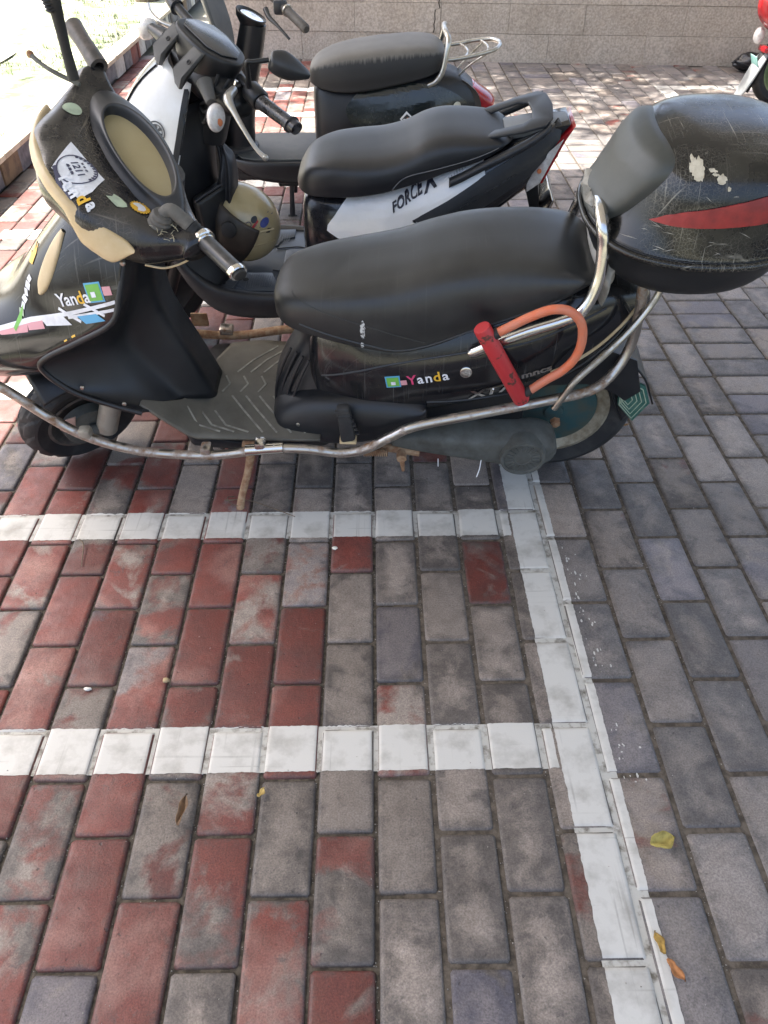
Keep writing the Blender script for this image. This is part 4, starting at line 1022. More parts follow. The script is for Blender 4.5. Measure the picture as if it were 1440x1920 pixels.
# ---- rear mudguard flap with the green reflector
mf = []
for t in np.linspace(0, 1, 6):
    cx, cz = .555+.085*t, .37-.175*t; hw = .035+.03*math.sin(math.pi*(t*.75+.1))
    mf.append([(cx-.012, -hw, cz-.006), (cx+.004, -hw*.7, cz+.004), (cx+.012, 0, cz+.008), (cx+.004, hw*.7, cz+.004), (cx-.012, hw, cz-.006)])
solid(obj('mud_flap', loft(mf, 4, 4, closed=False), PLA, S1), .005)
gb = Vector((.612, -.055, .285))
def dia(k, dy): return [gb+Vector((0+a*.44*k, dy-.012*0, b*k)) for a, b in ((-.09, .095), (.12, .05), (.19, -.02), (.1, -.105), (-.05, -.03))]
g1 = obj('green_reflector', slab(dia(.72, -.006), (.0, -.012, .0), .003), GRN, S1)
for i, k in enumerate((.6, .46, .32, .18)):
    obj('reflector_line', tube(dia(k, -.0185), .0014, n=5, closed=True, smoothpath=False), STLG, g1)
# inner rear fender over the wheel
fe = []
for i in range(7):
    a = R(15+i*22); fe.append([(.455+math.cos(a)*.235, y, .205+math.sin(a)*.235) for y in (-.07, -.04, 0, .04, .07)])
solid(obj('rear_mudguard', loft(fe, 3, 3, closed=False), PLA, S1), .004)
inn = [(.16, .30), (.20, .262), (.28, .262), (.33, .275), (.36, .315), (.42, .345), (.50, .35), (.56, .33), (.60, .30), (.63, .33), (.60, .42), (.50, .46), (.3, .42), (.18, .36)]
obj('inner_fender', slab([(x, -.098, z) for x, z in inn], (0, .006, 0), .0), PLA, S1)
obj('inner_fender', slab([(x, .092, z) for x, z in inn], (0, .006, 0), .0), PLA, S1)
for x, y, z in ((-.63, -.206, .41), (-.55, -.204, .362), (-.46, -.199, .716), (.02, -.178, .265), (-.17, -.165, .27), (.1, -.176, .31)):
    obj('panel_screw', lathe([(-.002, 0), (-.002, .004), (0, .0055), (.002, .0055), (.002, 0)], (x, y, z), (0, 1, 0), 12), CHR2, S1)
for i, dy in enumerate((-.03, 0, .03)):
    obj('control_cable', tube([H1(.02, .12-.1*i, -.12), H1(-.03, .1-.09*i, -.17), (-.40, dy, .70), (-.42, dy, .62)], .004, n=8), RUB, S1)
obj('battery_case', rbox((.12, 0, .265), (.5, .2, .13), .015), PLA, S1)
# ---- grab rail behind the seat
obj('grab_rail', tube([(.225, -.165, .492), (.27, -.17, .522), (.33, -.172, .553), (.40, -.17, .58), (.435, -.165, .602), (.455, -.15, .655), (.455, -.132, .72), (.447, -.12, .757), (.446, -.09, .772), (.45, -.03, .764), (.452, .03, .752), (.452, .09, .738), (.455, .125, .70), (.455, .15, .655), (.435, .165, .602), (.33, .172, .553), (.225, .165, .492)], .0125, n=14, k=5), CHR3, S1)
obj('rail_end', lathe([(-.014, 0), (-.013, .008), (-.004, .0125), (.004, .0125), (.004, 0)], (.226, -.165, .493), (1, 0, .5), 14), CHR3, S1)
# ---- rear box
bz_ = [(.628, .515, .77, .13), (.634, .49, .79, .155), (.66, .462, .815, .182), (.70, .445, .84, .2), (.714, .438, .848, .207), (.722, .434, .852, .21), (.738, .434, .852, .21)]
tz_ = [(.738, .434, .852, .21), (.75, .442, .85, .207), (.79, .464, .85, .202), (.84, .482, .845, .196), (.89, .497, .835, .186), (.93, .515, .82, .168), (.957, .543, .79, .136), (.972, .58, .74, .085), (.975, .62, .69, .03)]
def plan(z, xa, xb, hw, n=44, ps=2.35):
    xc, a = (xa+xb)/2, (xb-xa)/2; out = []
    for i in range(n):
        t = 2*math.pi*i/n; c, s = math.cos(t), math.sin(t)
        out.append((xc+a*math.copysign(abs(c)**(2/ps), c), hw*math.copysign(abs(s)**(2/ps), s), z))
    return out
tz_ = [(.738+(z-.738)*.72, a, b, h) for z, a, b, h in tz_]
m_bl = loft([plan(*a) for a in bz_], 4, 1); m_bt = loft([plan(*a) for a in tz_], 4, 1)
bx = obj('top_box', m_bt, BOXM, S1, 'scuffed black top box with grey pad and red reflector')
obj('box_base', m_bl, PLA, bx)
sm = [np.array(p) for p in plan(.731, .430, .856, .2145)]; obj('box_rim', tube(sm, .0075, n=8, closed=True, smoothpath=False), BOXM, bx)
T_bx = bvh(m_bt)
rf_ = decal(poly2d([(.522, .790), (.545, .806), (.575, .82), (.63, .836), (.70, .852), (.77, .862), (.81, .866), (.81, .826), (.77, .818), (.70, .808), (.62, .80), (.56, .793)]), side, (0, 1, 0), T_bx, off=.003, maxlen=.008)
o = obj('red_reflector', rf_, REDB, bx); solid(o, .004, 0)
# soft back rest pad on the front of the box
PAD = mat('pad_grey', (.05, .053, .048), .45, col2=(.066, .068, .062), nscale=8, bump=.1, bscale=400)
def boxfront(y, z):
    zs = [a[0] for a in tz_]; xa = np.interp(z, zs, [a[1] for a in tz_]); xb = np.interp(z, zs, [a[2] for a in tz_]); hw = np.interp(z, zs, [a[3] for a in tz_])
    q = min(.97, abs(y)/hw); return (xa+xb)/2-(xb-xa)/2*(1-q**2.35)**(1/2.35)
pz = [.745, .76, .785, .815, .845, .868, .883, .892]; pw = [.075, .092, .108, .12, .128, .124, .104, .05]
outl_ = [(-w, z) for z, w in zip(pz, pw)]+[(w, z) for z, w in list(zip(pz, pw))[::-1]]
outl_ = cr(outl_, 3, True); pc = np.array((0, .825)); rings_ = []
for rsc, th in ((1.02, -.006), (1.0, .008), (.97, .015), (.9, .019), (.75, .02), (.5, .02), (.2, .02), (.02, .02)):
    row = []
    for q in outl_:
        y, z = pc+(q-pc)*rsc; z_ = min(z, .893)
        row.append((boxfront(y, z_)-th*.96, y, z_+th*.25))
    rings_.append(row)
obj('back_pad', loft(rings_, 3, 1), PAD, bx)
obj('box_hinge', rbox((.54, .15, .795), (.03, .035, .045), .008), PLA, bx)
def blob(cx, cz, r, seed, sx=1., sz=1., n=40):
    from mathutils import noise as pn
    return [(cx+sx*r*math.cos(2*math.pi*i/n)*(1+.45*pn.noise((math.cos(2*math.pi*i/n)*1.5, math.sin(2*math.pi*i/n)*1.5, seed))+.3*pn.noise((math.cos(2*math.pi*i/n)*5, math.sin(2*math.pi*i/n)*5, seed))), cz+sz*r*math.sin(2*math.pi*i/n)*(1+.45*pn.noise((math.cos(2*math.pi*i/n)*1.5, math.sin(2*math.pi*i/n)*1.5, seed))+.3*pn.noise((math.cos(2*math.pi*i/n)*5, math.sin(2*math.pi*i/n)*5, seed)))) for i in range(n)]
DROP = mat('dried_dropping', (.55, .5, .4), .8, col2=(.4, .35, .26), nscale=90)
for cx, cz, r, sd, sx, sz in ((.582, .880, .0125, 1.3, 1, 1), (.606, .882, .004, 4.1, 1.6, .6), (.622, .874, .0065, 2.7, 1.1, .9), (.612, .878, .003, 5.5, 2, .5), (.635, .862, .003, 8.1, 1, 1)):
    obj('bird_dropping', decal(poly2d(blob(cx, cz, r, sd, sx, sz)), side, (0, 1, 0), T_bx, off=.0012, maxlen=.006), DROP, bx)
rs = random.Random(21)
for i in range(34):
    x, z = rs.uniform(.47, .80), rs.uniform(.745, .80) if i < 24 else rs.uniform(.8, .87); a = rs.uniform(-.4, .4) if i < 20 else rs.uniform(0, 3); l_ = rs.uniform(.006, .03)
    obj('scratch', decal(poly2d([(x, z), (x+l_*math.cos(a), z+l_*math.sin(a)), (x+l_*math.cos(a)*.5, z+l_*math.sin(a)*.5+.0011)]), side, (0, 1, 0), T_bx, off=.0008), CLOTH, bx)
# ================================================================== things on scooter one
M1 = S1.matrix_world
# rag stuffed between seat and rail
rag_pts = []
rr_ = random.Random(4)
for i, (x, z) in enumerate(((.487, .58), (.487, .63), (.482, .68), (.476, .72), (.46, .752), (.44, .772))):
    ring_ = []
    for k in range(12):
        a = 2*math.pi*k/12; q = 1+rr_.uniform(-.25, .25)
        ring_.append((x+.022*math.cos(a)*q, .13*math.sin(a)*q*(.75+.25*math.sin(i)), z+.012*rr_.uniform(-1, 1)))
    rag_pts.append(ring_)
rg = obj('rag', loft(rag_pts, 5, 4), CLOTH); rg.matrix_world = M1; tag(rg, 'crumpled grey rag stuffed between the seat and the chrome rail', 'rag')
# U lock
ul = empty('u_lock'); ul.matrix_world = M1; tag(ul, 'rusty red U lock hung on the chrome grab rail', 'lock')
A, B = Vector((.236, -.205, .575)), Vector((.335, -.205, .396)); ax_ = (B-A).normalized()
obj('lock_bar', lathe([(-.012, 0), (-.012, .0165), (-.009, .018), (.205, .018), (.208, .0165), (.208, 0)], A, tuple(ax_), 24), LOCKR, ul)
obj('shackle', tube([(.258, -.203, .567), (.29, -.2, .586), (.325, -.197, .606), (.365, -.196, .623), (.40, -.196, .62), (.428, -.196, .593), (.438, -.197, .55), (.432, -.199, .508), (.41, -.201, .474), (.38, -.203, .45), (.347, -.205, .42)], .0095, n=14), LOCKO, ul)
for p, q in (((.246, -.204, .56), (.266, -.203, .572)), ((.335, -.205, .413), (.352, -.205, .424))):
    obj('shackle_collar', tube([p, q], .0115, n=14, smoothpath=False), RUB, ul)
# ================================================================== scooter two: white and black sports scooter
S2 = empty('motor_scooter'); S2.matrix_world = frame((0, 2.35, 0), -2, 9)
tag(S2, 'white and black sports scooter in the middle of the three', 'scooter', 'scooters parked in the painted bays')
H2 = Head((-.36, 0, .9), 25, 42, 0)
WHT2 = mat('white_gloss', (0.86, 0.86, 0.86), 0.2, col2=(0.8, 0.8, 0.79), nscale=6, coat=0.4)
GLB = mat('gloss_black', (.009, .009, .012), .12, col2=(.02, .02, .024), nscale=6, rough2=.25, coat=.3)
SEAT2 = mat('seat_two_vinyl', (.018, .019, .022), .4, col2=(.028, .028, .03), nscale=5, bump=.08, bscale=800)
fw2 = lambda p: H2.turn(p)
wheel(S2, 'front_wheel', (-.70, 0, .205), .205, .09, fn=fw2, rim=PLG, rimr=.62)
wheel(S2, 'rear_wheel', (.50, 0, .205), .205, .1, rim=PLG, rimr=.6)
for s in (-1, 1): obj('fork_leg', tube([fw2(p) for p in ((-.70, s*.075, .205), (-.655, s*.075, .32), (-.575, s*.07, .5))], [.02, .022, .022], n=12), PLA, S2)
mg = []
for i in range(8):
    a = R(35+i*17); mg.append([fw2((-.70+math.cos(a)*.228, y, .205+math.sin(a)*(.228-6*y*y))) for y in (-.06, -.04, 0, .04, .06)])
solid(obj('front_mudguard', loft(mg, 3, 3, closed=False), PLG, S2), .003)
b2 = [(-.195, .50, .29, .06), (-.18, .545, .265, .1), (-.12, .555, .26, .125), (-.04, .56, .27, .135), (.05, .575, .30, .15), (.14, .60, .35, .153), (.23, .635, .41, .146), (.32, .67, .48, .12), (.40, .70, .54, .095), (.47, .725, .59, .07), (.51, .735, .64, .05)]
m_b2 = loft([sym(half(zt, zb, w), x) for x, zt, zb, w in b2], 5, 4)
bd2 = obj('body', m_b2, GLB, S2); T_b2 = bvh(m_b2)
s2 = [(-.203, .565, .545, .03), (-.192, .59, .54, .065), (-.16, .625, .54, .1), (-.10, .645, .548, .125), (-.03, .652, .556, .137), (.04, .658, .568, .138), (.10, .675, .585, .136), (.155, .702, .603, .134), (.21, .718, .623, .13), (.29, .722, .648, .122), (.345, .715, .672, .104), (.375, .702, .684, .07), (.386, .694, .686, .03)]
s2 = [(x, zt+.012*(1 if x < .15 else max(0, (.3-x)/.15)), zb+.018, w) for x, zt, zb, w in s2]
m_s2 = loft([sym(shalf(*a[1:]), a[0]) for a in s2], 6, 5)
st2 = obj('seat', m_s2, SEAT2, S2); T_s2 = bvh(m_s2)
Q = []
for x, z in cr([(.055, .575), (.065, .60), (.085, .625), (.115, .64), (.18, .655), (.26, .675), (.34, .70)], 6):
    h, n, i, t = T_s2.ray_cast(Vector((x, -.5, z)), Vector((0, 1, 0)))
    if h: Q.append(h-Vector((0, .0003, 0)))
if len(Q) > 3: obj('seat_stitching', tube(Q, .0014, n=5, smoothpath=False), mat('stitch', (.16, .16, .165), .7), st2)
def panel2(name, pts, m, off=.004, th=.005, tree=T_b2, par=None):
    o = obj(name, decal(poly2d(pts), side, (0, 1, 0), tree, off=off, maxlen=.01), m, par or bd2); solid(o, th, 0); return o
wp = panel2('white_side_panel', [(.305, .662), (.205, .658), (.11, .624), (.013, .598), (-.04, .567), (-.08, .53), (-.115, .487), (-.118, .472), (-.09, .455), (.0, .43), (.09, .43), (.155, .50), (.12, .515), (.20, .56), (.31, .628)], WHT2, .009)
panel2('black_wedge_panel', [(.12, .518), (.21, .568), (.31, .628), (.42, .685), (.505, .735), (.50, .70), (.43, .62), (.30, .545), (.2, .515), (.16, .51)], PLG, .010, .004)
panel2('tail_upper_panel', [(.265, .655), (.33, .675), (.40, .70), (.46, .722), (.50, .739), (.44, .728), (.36, .708), (.30, .68)], PLG, .012, .006)
ft = text_mesh('FORCE', .031, .0009, .35, 1.05); a2 = math.atan2(.069, .112)
def pl2(cx, cz, sx=1.0, sz=1.0): return lambda x, y: (cx+x*sx*math.cos(a2)-y*sz*math.sin(a2)*.8, -.6, cz+x*sx*math.sin(a2)+y*sz*math.cos(a2))
solid(obj('lettering', decal(ft, pl2(.104, .563, .95, .95), (0, 1, 0), T_b2, off=.0135, maxlen=.02), TEXTM, wp), .002, 0)
solid(obj('lettering', decal(text_mesh('X', .042, .0012, .3), pl2(.164, .599, 1.15, 1.0), (0, 1, 0), T_b2, off=.0135, maxlen=.02), TEXTM, wp), .002, 0)
FLT = mat('faint_letter', (.52, .52, .52), .4)
for i in range(9): obj('faint_mark', decal(poly2d([(-.002, -.003), (.0015, -.003), (.0025, .003), (-.001, .003)]), pl2(.218+.0068*i, .613+.0042*i), (0, 1, 0), T_b2, off=.0125, maxlen=.02), FLT, wp)
# tail light cluster
def tl(pts, y0, th, m, nm): return obj(nm, slab([(x, y0, z) for x, z in pts], (0, th, 0), .004), m, S2)
tl([(.542, .738), (.522, .70), (.476, .580), (.455, .585), (.50, .70)], -.062, .124, REDL, 'tail_light')
for s in (-1, 1):
    tl([(.512, .712), (.466, .592), (.432, .565), (.428, .60), (.47, .67)], s*.078-.004, .008, CLR, 'rear_indicator')
    obj('indicator_bulb', lathe([(-.004, 0), (-.003, .006), (.003, .006), (.004, 0)], (.458, s*.084, .628), (0, 1, 0), 12), AMB, S2)
tl([(.43, .585), (.50, .70), (.53, .738), (.47, .728), (.38, .69), (.36, .60)], -.055, .11, GLB, 'tail_body')
# grab handle
for s in (-1, 1):
    obj('grab_arm', loft([[(x, s*(y+dy), z+dz) for dy, dz in ((-.01, .007), (.01, .006), (.011, -.010), (-.011, -.009))] for x, y, z in ((.215, .128, .618), (.25, .128, .635), (.30, .126, .662), (.36, .121, .69), (.42, .113, .720), (.455, .104, .742), (.468, .095, .752))], 4, 3), PLG, S2)
gp = [(.30, -.085, .708), (.40, -.105, .735), (.455, -.105, .75), (.475, -.075, .757), (.482, 0, .76), (.475, .075, .757), (.455, .105, .75), (.40, .105, .735), (.30, .085, .708), (.33, .055, .716), (.40, .065, .737), (.425, .05, .744), (.43, 0, .746), (.425, -.05, .744), (.40, -.065, .737), (.33, -.055, .716)]
obj('grab_handle', slab(gp, (0, 0, .008), .003), PLG, S2)
obj('tail_top', slab([(.36, -.05, .712), (.45, -.05, .728), (.53, -.03, .738), (.53, .03, .738), (.45, .05, .728), (.36, .05, .712)], (0, 0, -.02), .006), mat('grey_tail_top', (.22, .23, .24), .4), S2)
obj('number_plate', rbox((.497, 0, .497), (.004, .17, .1), .002, Matrix.Rotation(R(18), 3, 'Y')), mat('plate_brown', (.3, .22, .17), .5, col2=(.4, .36, .3), nscale=25), S2)
obj('plate_frame', rbox((.490, 0, .497), (.006, .178, .108), .003, Matrix.Rotation(R(18), 3, 'Y')), CHR3, S2)
obj('plate_bracket', slab([(.42, -.02, .60), (.47, -.02, .58), (.49, -.02, .47), (.46, -.02, .48)], (0, .04, 0), .004), PLA, S2)
# floor, skirts, leg shield
fo = [(-.50, -.135), (-.47, -.165), (-.39, -.182), (-.27, -.186), (-.12, -.16)]
fo = fo+[(x, -y) for x, y in fo[::-1]]
f2o = obj('floorboard', slab([(x, y, .300) for x, y in fo], (0, 0, -.012), .004), BLUEB, S2)
for s in (-1, 1):
    sk = []
    for x, y, zt, zb in ((-.60, .155, .545, .50), (-.565, .17, .455, .405), (-.52, .183, .375, .315), (-.46, .193, .323, .252), (-.38, .20, .304, .232), (-.27, .20, .30, .232), (-.16, .18, .30, .235), (-.08, .15, .30, .24)):
        sk.append([(x, s*(y-.028), zt-.002), (x, s*(y-.01), zt+.003), (x, s*y, zt-.006), (x, s*(y+.002), (zt+zb)/2), (x, s*(y-.006), zb), (x, s*(y-.04), zb-.004)])
    solid(obj('floor_skirt', loft(sk, 5, 4, closed=False), PLG, S2), .004)
# raised tread panels, grooves and drain holes of the floor
for s in (-1, 1):
    obj('tread_panel', slab([(-.375, s*.075, .3005), (-.30, s*.075, .3005), (-.285, s*.115, .3005), (-.25, s*.125, .3005), (-.25, s*.172, .3005), (-.36, s*.168, .3005), (-.40, s*.14, .3005)], (0, 0, .004), .0015), BLUEB, f2o)
    for i in range(16): obj('tread_line', rbox((-.372+.007*i, s*.12, .3052), (.0022, .075-.002*i, .0016), .0005, seg=1), BLUEB, f2o)
    obj('floor_groove', tube([(-.41, s*.16, .3025), (-.395, s*.11, .3025), (-.39, s*.06, .3025)], .003, n=6), BLUEB, f2o)
    obj('drain_hole', lathe([(-.001, 0), (.001, .009), (.001, 0)], (-.375, s*.115, .3052), (0, 0, 1), 14), RUB, f2o)
    obj('drain_hole', lathe([(-.001, 0), (.001, .007), (.001, 0)], (-.44, s*.13, .3022), (0, 0, 1), 12), RUB, f2o)
    obj('floor_groove', tube([(-.30, s*.06, .303), (-.27, s*.065, .303), (-.23, s*.07, .303), (-.20, s*.055, .303)], .0022, n=6), PLA, f2o)
obj('centre_hatch', slab([(-.27, -.045, .3005), (-.26, -.055, .3005), (-.19, -.055, .3005), (-.19, .055, .3005), (-.26, .055, .3005), (-.27, .045, .3005)], (0, 0, .005), .002), BLUEB, f2o)
def sh2(y):
    E = np.array([(-.47, .80), (-.49, .72), (-.515, .63), (-.56, .55), (-.585, .50), (-.56, .44), (-.52, .37), (-.46, .31)])
    Ce = np.array([(-.41, .80), (-.425, .72), (-.435, .63), (-.44, .56), (-.44, .49), (-.44, .42), (-.43, .36), (-.41, .30)])
    t = min(1, abs(y)/.175); t = t**2.2; return Ce*(1-t)+E*t
ys2 = [-.175, -.165, -.14, -.1, -.05, 0, .05, .1, .14, .165, .175]
m_sh2 = loft([[(x, y*(1 if z < .6 else max(.6, 1-(z-.6)*1.6)), z) for x, z in sh2(y)] for y in ys2], 3, 4, closed=False)
solid(obj('leg_shield', m_sh2, PLA, S2), .006, 0)
obj('glove_pocket', slab([(-.49, -.125, .57), (-.425, -.03, .575), (-.425, -.03, .40), (-.48, -.125, .40)], (.028, -.03, 0), .012, 3), PLA, S2)
obj('pocket_rim', tube([(-.47, -.155, .573), (-.445, -.12, .577), (-.40, -.055, .578)], .004, n=8), PLG, S2)
obj('steering_column', tube([(-.46, 0, .70), (-.42, 0, .78), (-.375, 0, .86)], [.075, .065, .05], n=18), PLA, S2)
lv2 = [ulevel(-.435, .10, .85, -.50, .89), ulevel(-.45, .135, .80, -.585, .83), ulevel(-.475, .16, .72, -.655, .745), ulevel(-.51, .175, .63, -.71, .65), ulevel(-.56, .175, .545, -.745, .56), ulevel(-.585, .16, .50, -.75, .50)]
m_f2 = loft(lv2, 6, 5, closed=False); T_f2 = bvh(m_f2)
ff2 = obj('front_fairing', m_f2, WHT, S2); solid(ff2, .004, -1)
# dark front lamp panel let into the fairing, dark edging, round badge
fr = lambda y, z: (-1.2, y, z)
o = obj('front_lamp_panel', decal(poly2d([(-.045, .87), (.045, .87), (.1, .80), (.095, .70), (.04, .60), (-.04, .60), (-.07, .70), (-.06, .80)]), fr, (1, 0, 0), T_f2, off=.004, maxlen=.012), GLB, ff2); solid(o, .004, 0)
panel2('fairing_edge', [(-.452, .84), (-.435, .84), (-.47, .74), (-.505, .64), (-.56, .55), (-.58, .53), (-.52, .64), (-.485, .74)], PLA, .003, .004, T_f2, ff2)
def badge(me): return decal(me, lambda x, y: (-.535+x, -.6, .752+y), (0, 1, 0), T_f2, off=.003, maxlen=.02)
CHB = mat('badge_grey', (.06, .06, .065), .3)
obj('round_badge', badge(disc2d(.023, 28, .020)), CHB, ff2); obj('round_badge', badge(disc2d(.0165, 28, .0145)), CHB, ff2)
for k in range(6):
    a = R(30+60*k); c, s = math.cos(a), math.sin(a)
    obj('badge_fork', badge(poly2d([(.003*c-.0016*s, .003*s+.0016*c), (.003*c+.0016*s, .003*s-.0016*c), (.016*c+.0042*s, .016*s-.0042*c), (.016*c-.0042*s, .016*s+.0042*c)])), CHB, ff2)
# handlebar: pod, display, brackets, indicators, controls
pd = obj('instrument_pod', loft([[H2(.04+(f-.04)*k, l*k, s) for f, l in ((.11, -.055), (.113, 0), (.10, .055), (.065, .09), (.02, .098), (-.02, .06), (-.025, 0), (-.015, -.055), (.03, -.088), (.08, -.085))] for s, k in ((-.075, .55), (-.06, .78), (-.02, .95), (.003, 1.0), (.012, .97), (.014, .9))], 3, 4), PLA, S2)
dsp = [H2(f, l, .0155) for f, l in ((.095, -.045), (.085, .045), (.06, .075), (.02, .082), (-.005, .055), (-.01, -.01), (0, -.055), (.035, -.075), (.075, -.07))]
obj('display', slab(dsp, tuple(H2.s*.003), .0015), mat('display_glass', (.045, .047, .05), .22, col2=(.06, .06, .062), nscale=5), pd)
GBR = mat('grey_bracket', (.095, .093, .09), .6, col2=(.075, .073, .07), nscale=14)
for l0 in (-.05, .045):
    obj('pod_bracket', slab([H2(.108, l0-.02, .008), H2(.108, l0+.016, .008), H2(.152, l0+.018, -.052), H2(.145, l0+.012, -.085), H2(.14, l0-.016, -.085), H2(.152, l0-.022, -.052)], tuple(-H2.f*.012), .003), GBR, pd)
    obj('bracket_screw', lathe([(0, .006), (.002, .006), (.0025, .004), (.001, .003), (.001, 0)], H2(.13, l0+.006, -.02), tuple(H2.f*.8+H2.s*.55), 14), RUB, pd)
obj('lower_cowl', loft([[H2(.02+.075*math.cos(a)*k, l, -.07+.055*math.sin(a)*k) for a in np.linspace(0, 2*math.pi, 13)[:-1]] for l, k in ((-.155, .35), (-.13, .6), (-.07, .95), (0, 1.05), (.07, .95), (.13, .6), (.155, .35))], 4, 3), PLA, S2)
for s, l1, l2 in ((1, .085, .135), (-1, -.09, -.15)):
    obj('indicator_stalk', tube([H2(.10, l1, -.045), H2(.105, l2, -.065 if s > 0 else -.055)], [.02, .013], n=14), GBR if s > 0 else PLA, S2)
    ic = H2(.10, l2+s*.028, -.088 if s > 0 else -.07); w_ = H2.f*.3-H2.s*.1+H2.l*s*.2
    il = obj('indicator', loft([[ic+H2.f*(.024*k*math.cos(a))+(H2.s*.7-H2.l*s*.2)*(.044*k*math.sin(a))+H2.l*s*d*1.2 for a in np.linspace(0, 2*math.pi, 11)[:-1]] for d, k in ((-.016, .45), (-.012, .85), (-.002, 1), (.006, .85), (.011, .4))], 3, 3), CLR, S2)
    obj('indicator_bulb', lathe([(0, .012), (.003, .010), (.005, 0)], ic+H2.l*s*.0105-H2.s*.004+H2.f*.002, tuple(H2.l*s+H2.f*.5), 12), AMB, il)
def bar2(prof, l0, s_, m, nm, f0=.012): return obj(nm, xf(lathe(prof), lambda p: H2(p.x+f0, l0+s_*p.y, p.z-.02+.18*max(0, abs(l0+s_*p.y)-.2))), m, S2)
bar2([(0, .012), (.06, .012)], .10, 1, PLA, 'handlebar'); bar2([(0, 0), (0, .021), (.006, .025), (.045, .025), (.05, .021), (.05, 0)], .145, 1, PLA, 'switch_housing')
GRW = mat('wrapped_grip', (.012, .012, .014), .2, col2=(.05, .05, .055), nscale=60, rough2=.45, bump=.6, bscale=90)
bar2([(0, 0), (0, .019), (.01, .0175), (.10, .0165), (.112, .018), (.114, .021), (.118, .021), (.12, .0165), (.138, .0155), (.14, .012), (.14, 0)], .198, 1, GRW, 'grip')
bar2([(0, 0), (0, .019), (.10, .017), (.138, .016), (.14, 0)], -.198, -1, GRW, 'grip')
bar2([(0, .012), (.15, .012)], -.06, -1, PLA, 'handlebar')
SIL = mat('silver_lever', (.5, .49, .46), .32, .7, col2=(.4, .38, .35), nscale=20)
obj('brake_lever', tube([H2(.05, .135, -.03), H2(.085, .165, -.035), H2(.088, .20, -.045), H2(.083, .25, -.062), H2(.07, .29, -.08), H2(.06, .315, -.085)], [.010, .013, .0075, .0055, .005, .006], n=12), SIL, S2)
obj('lever_ball', lathe([(-.008, 0), (-.005, .006), (0, .008), (.005, .006), (.008, 0)], H2(.059, .318, -.085)), SIL, S2)
obj('brake_lever', tube([H2(.06, -.13, -.035), H2(.075, -.17, -.045), H2(.07, -.22, -.05), H2(.045, -.27, -.057)], [.007, .006, .005, .005], n=10), SIL, S2)
for i in range(3): obj('brake_hose', tube([H2(.03+.02*i, .13-.02*i, -.02), H2(.08, .10, -.08-.03*i), H2(.05, .03, -.14), H2(.0, .0, -.2)], .0045, n=8), RUB, S2)
obj('lever_bolt', lathe([(-.004, .005), (.006, .005), (.006, 0)], H2(.055, .14, -.01), tuple(H2.s), 8), CHR3, S2)
mr = obj('mirror_stem', tube([H2(.03, .16, -.005), H2(.05, .165, .03), H2(.066, .17, .058), H2(.055, .176, .064), H2(.025, .19, .08)], [.007, .006, .006, .0055, .0055], n=10, k=5), PLA, S2)
mc = lambda a, b, d: H2(.022-.088*a+.0, .19+.05*a, .083+.0*a)+H2.s*b+(H2.f*.5+H2.l*.85)*d
rows = []
for a, top, bot, th in ((0, .012, -.016, .012), (.06, .018, -.026, .02), (.3, .025, -.032, .028), (.6, .018, -.030, .026), (.92, .006, -.016, .014), (1.0, .0, -.012, .006)):
    rows.append([mc(a, top, -th*.4), mc(a, top*.9, th*.3), mc(a, (top+bot)*.5+.006, th), mc(a, bot*.8, th*.5), mc(a, bot, -th*.4), mc(a, (top+bot)/2, -th*.6)])
obj('mirror_head', loft(rows, 3, 3), PLG, mr)

# ---- helmet hung in front of the seat of scooter two
HM = S2.matrix_world
hel = empty('helmet'); hel.matrix_world = HM @ Matrix.Translation((-.385, -.02, .437)) @ Matrix.Rotation(R(35), 4, 'Y') @ Matrix.Scale(.94, 4)
tag(hel, 'tan helmet with dark visor hanging inside the white scooter', 'helmet')
def sph(rx, ry, rz, u0, u1, v0, v1, nu, nv, e=1.0):
    V = []
    for i in range(nu+1):
        for j in range(nv+1):
            u = R(u0+(u1-u0)*i/nu); v = R(v0+(v1-v0)*j/nv)
            V.append((rx*math.cos(v)*math.cos(u), ry*math.cos(v)*math.sin(u), rz*math.sin(v)))
    return mesh(V, grid_faces(nu+1, nv+1, False), merge=1e-5)
hs = obj('shell', sph(.128, .108, .118, 0, 360, -38, 90, 48, 24), HELM, hel); solid(hs, .006, -1)
T_h = bvh(hs.data)
obj('shell_ridge', tube([(.0, -.111, .02), (.04, -.1, .055), (.085, -.06, .075)], .003, n=6), HELM, hel); obj('shell_ridge', tube([(.02, -.109, -.02), (.07, -.088, .02), (.11, -.045, .035)], .003, n=6), HELM, hel)
vs = obj('visor', sph(.143, .123, .135, 130, 292, -62, 30, 36, 20), VISR, hel); solid(vs, .003, -1)
obj('visor_pivot', lathe([(-.004, .024), (.006, .024), (.009, .02), (.009, 0)], (-.035, -.118, .028), (0, -1, .2), 20), RUB, hel)
def hdec(me, m, nm='helmet_sticker'): obj(nm, decal(me, lambda x, y: (x, -.4, y), (0, 1, 0), T_h, off=.002, maxlen=.02), m, hel)
hdec(disc2d(.012, 18, 0, .05, .08), STBD); hdec(poly2d([(.02, .052), (.028, .054), (.032, .079), (.026, .081), (.023, .067)]), LOCKR); hdec(disc2d(.009, 16, .007, .01, .06), STK); hdec(disc2d(.009, 14, 0, .018, .078), PLG)
rh = random.Random(2)
for i in range(12): x, y = rh.uniform(.0, .06), rh.uniform(.05, .1); hdec(poly2d([(x, y), (x+.005, y+.001), (x+.004, y+.003)]), STK)
hdec(poly2d([(.068, .058), (.078, .06), (.076, .072), (.066, .07)]), PLA, 'vent'); 
obj('chin_strap', tube([(-.11, -.05, .05), (-.12, -.04, .12), (-.15, -.02, .17), (-.19, .0, .2)], .004, n=8), RUB, hel)
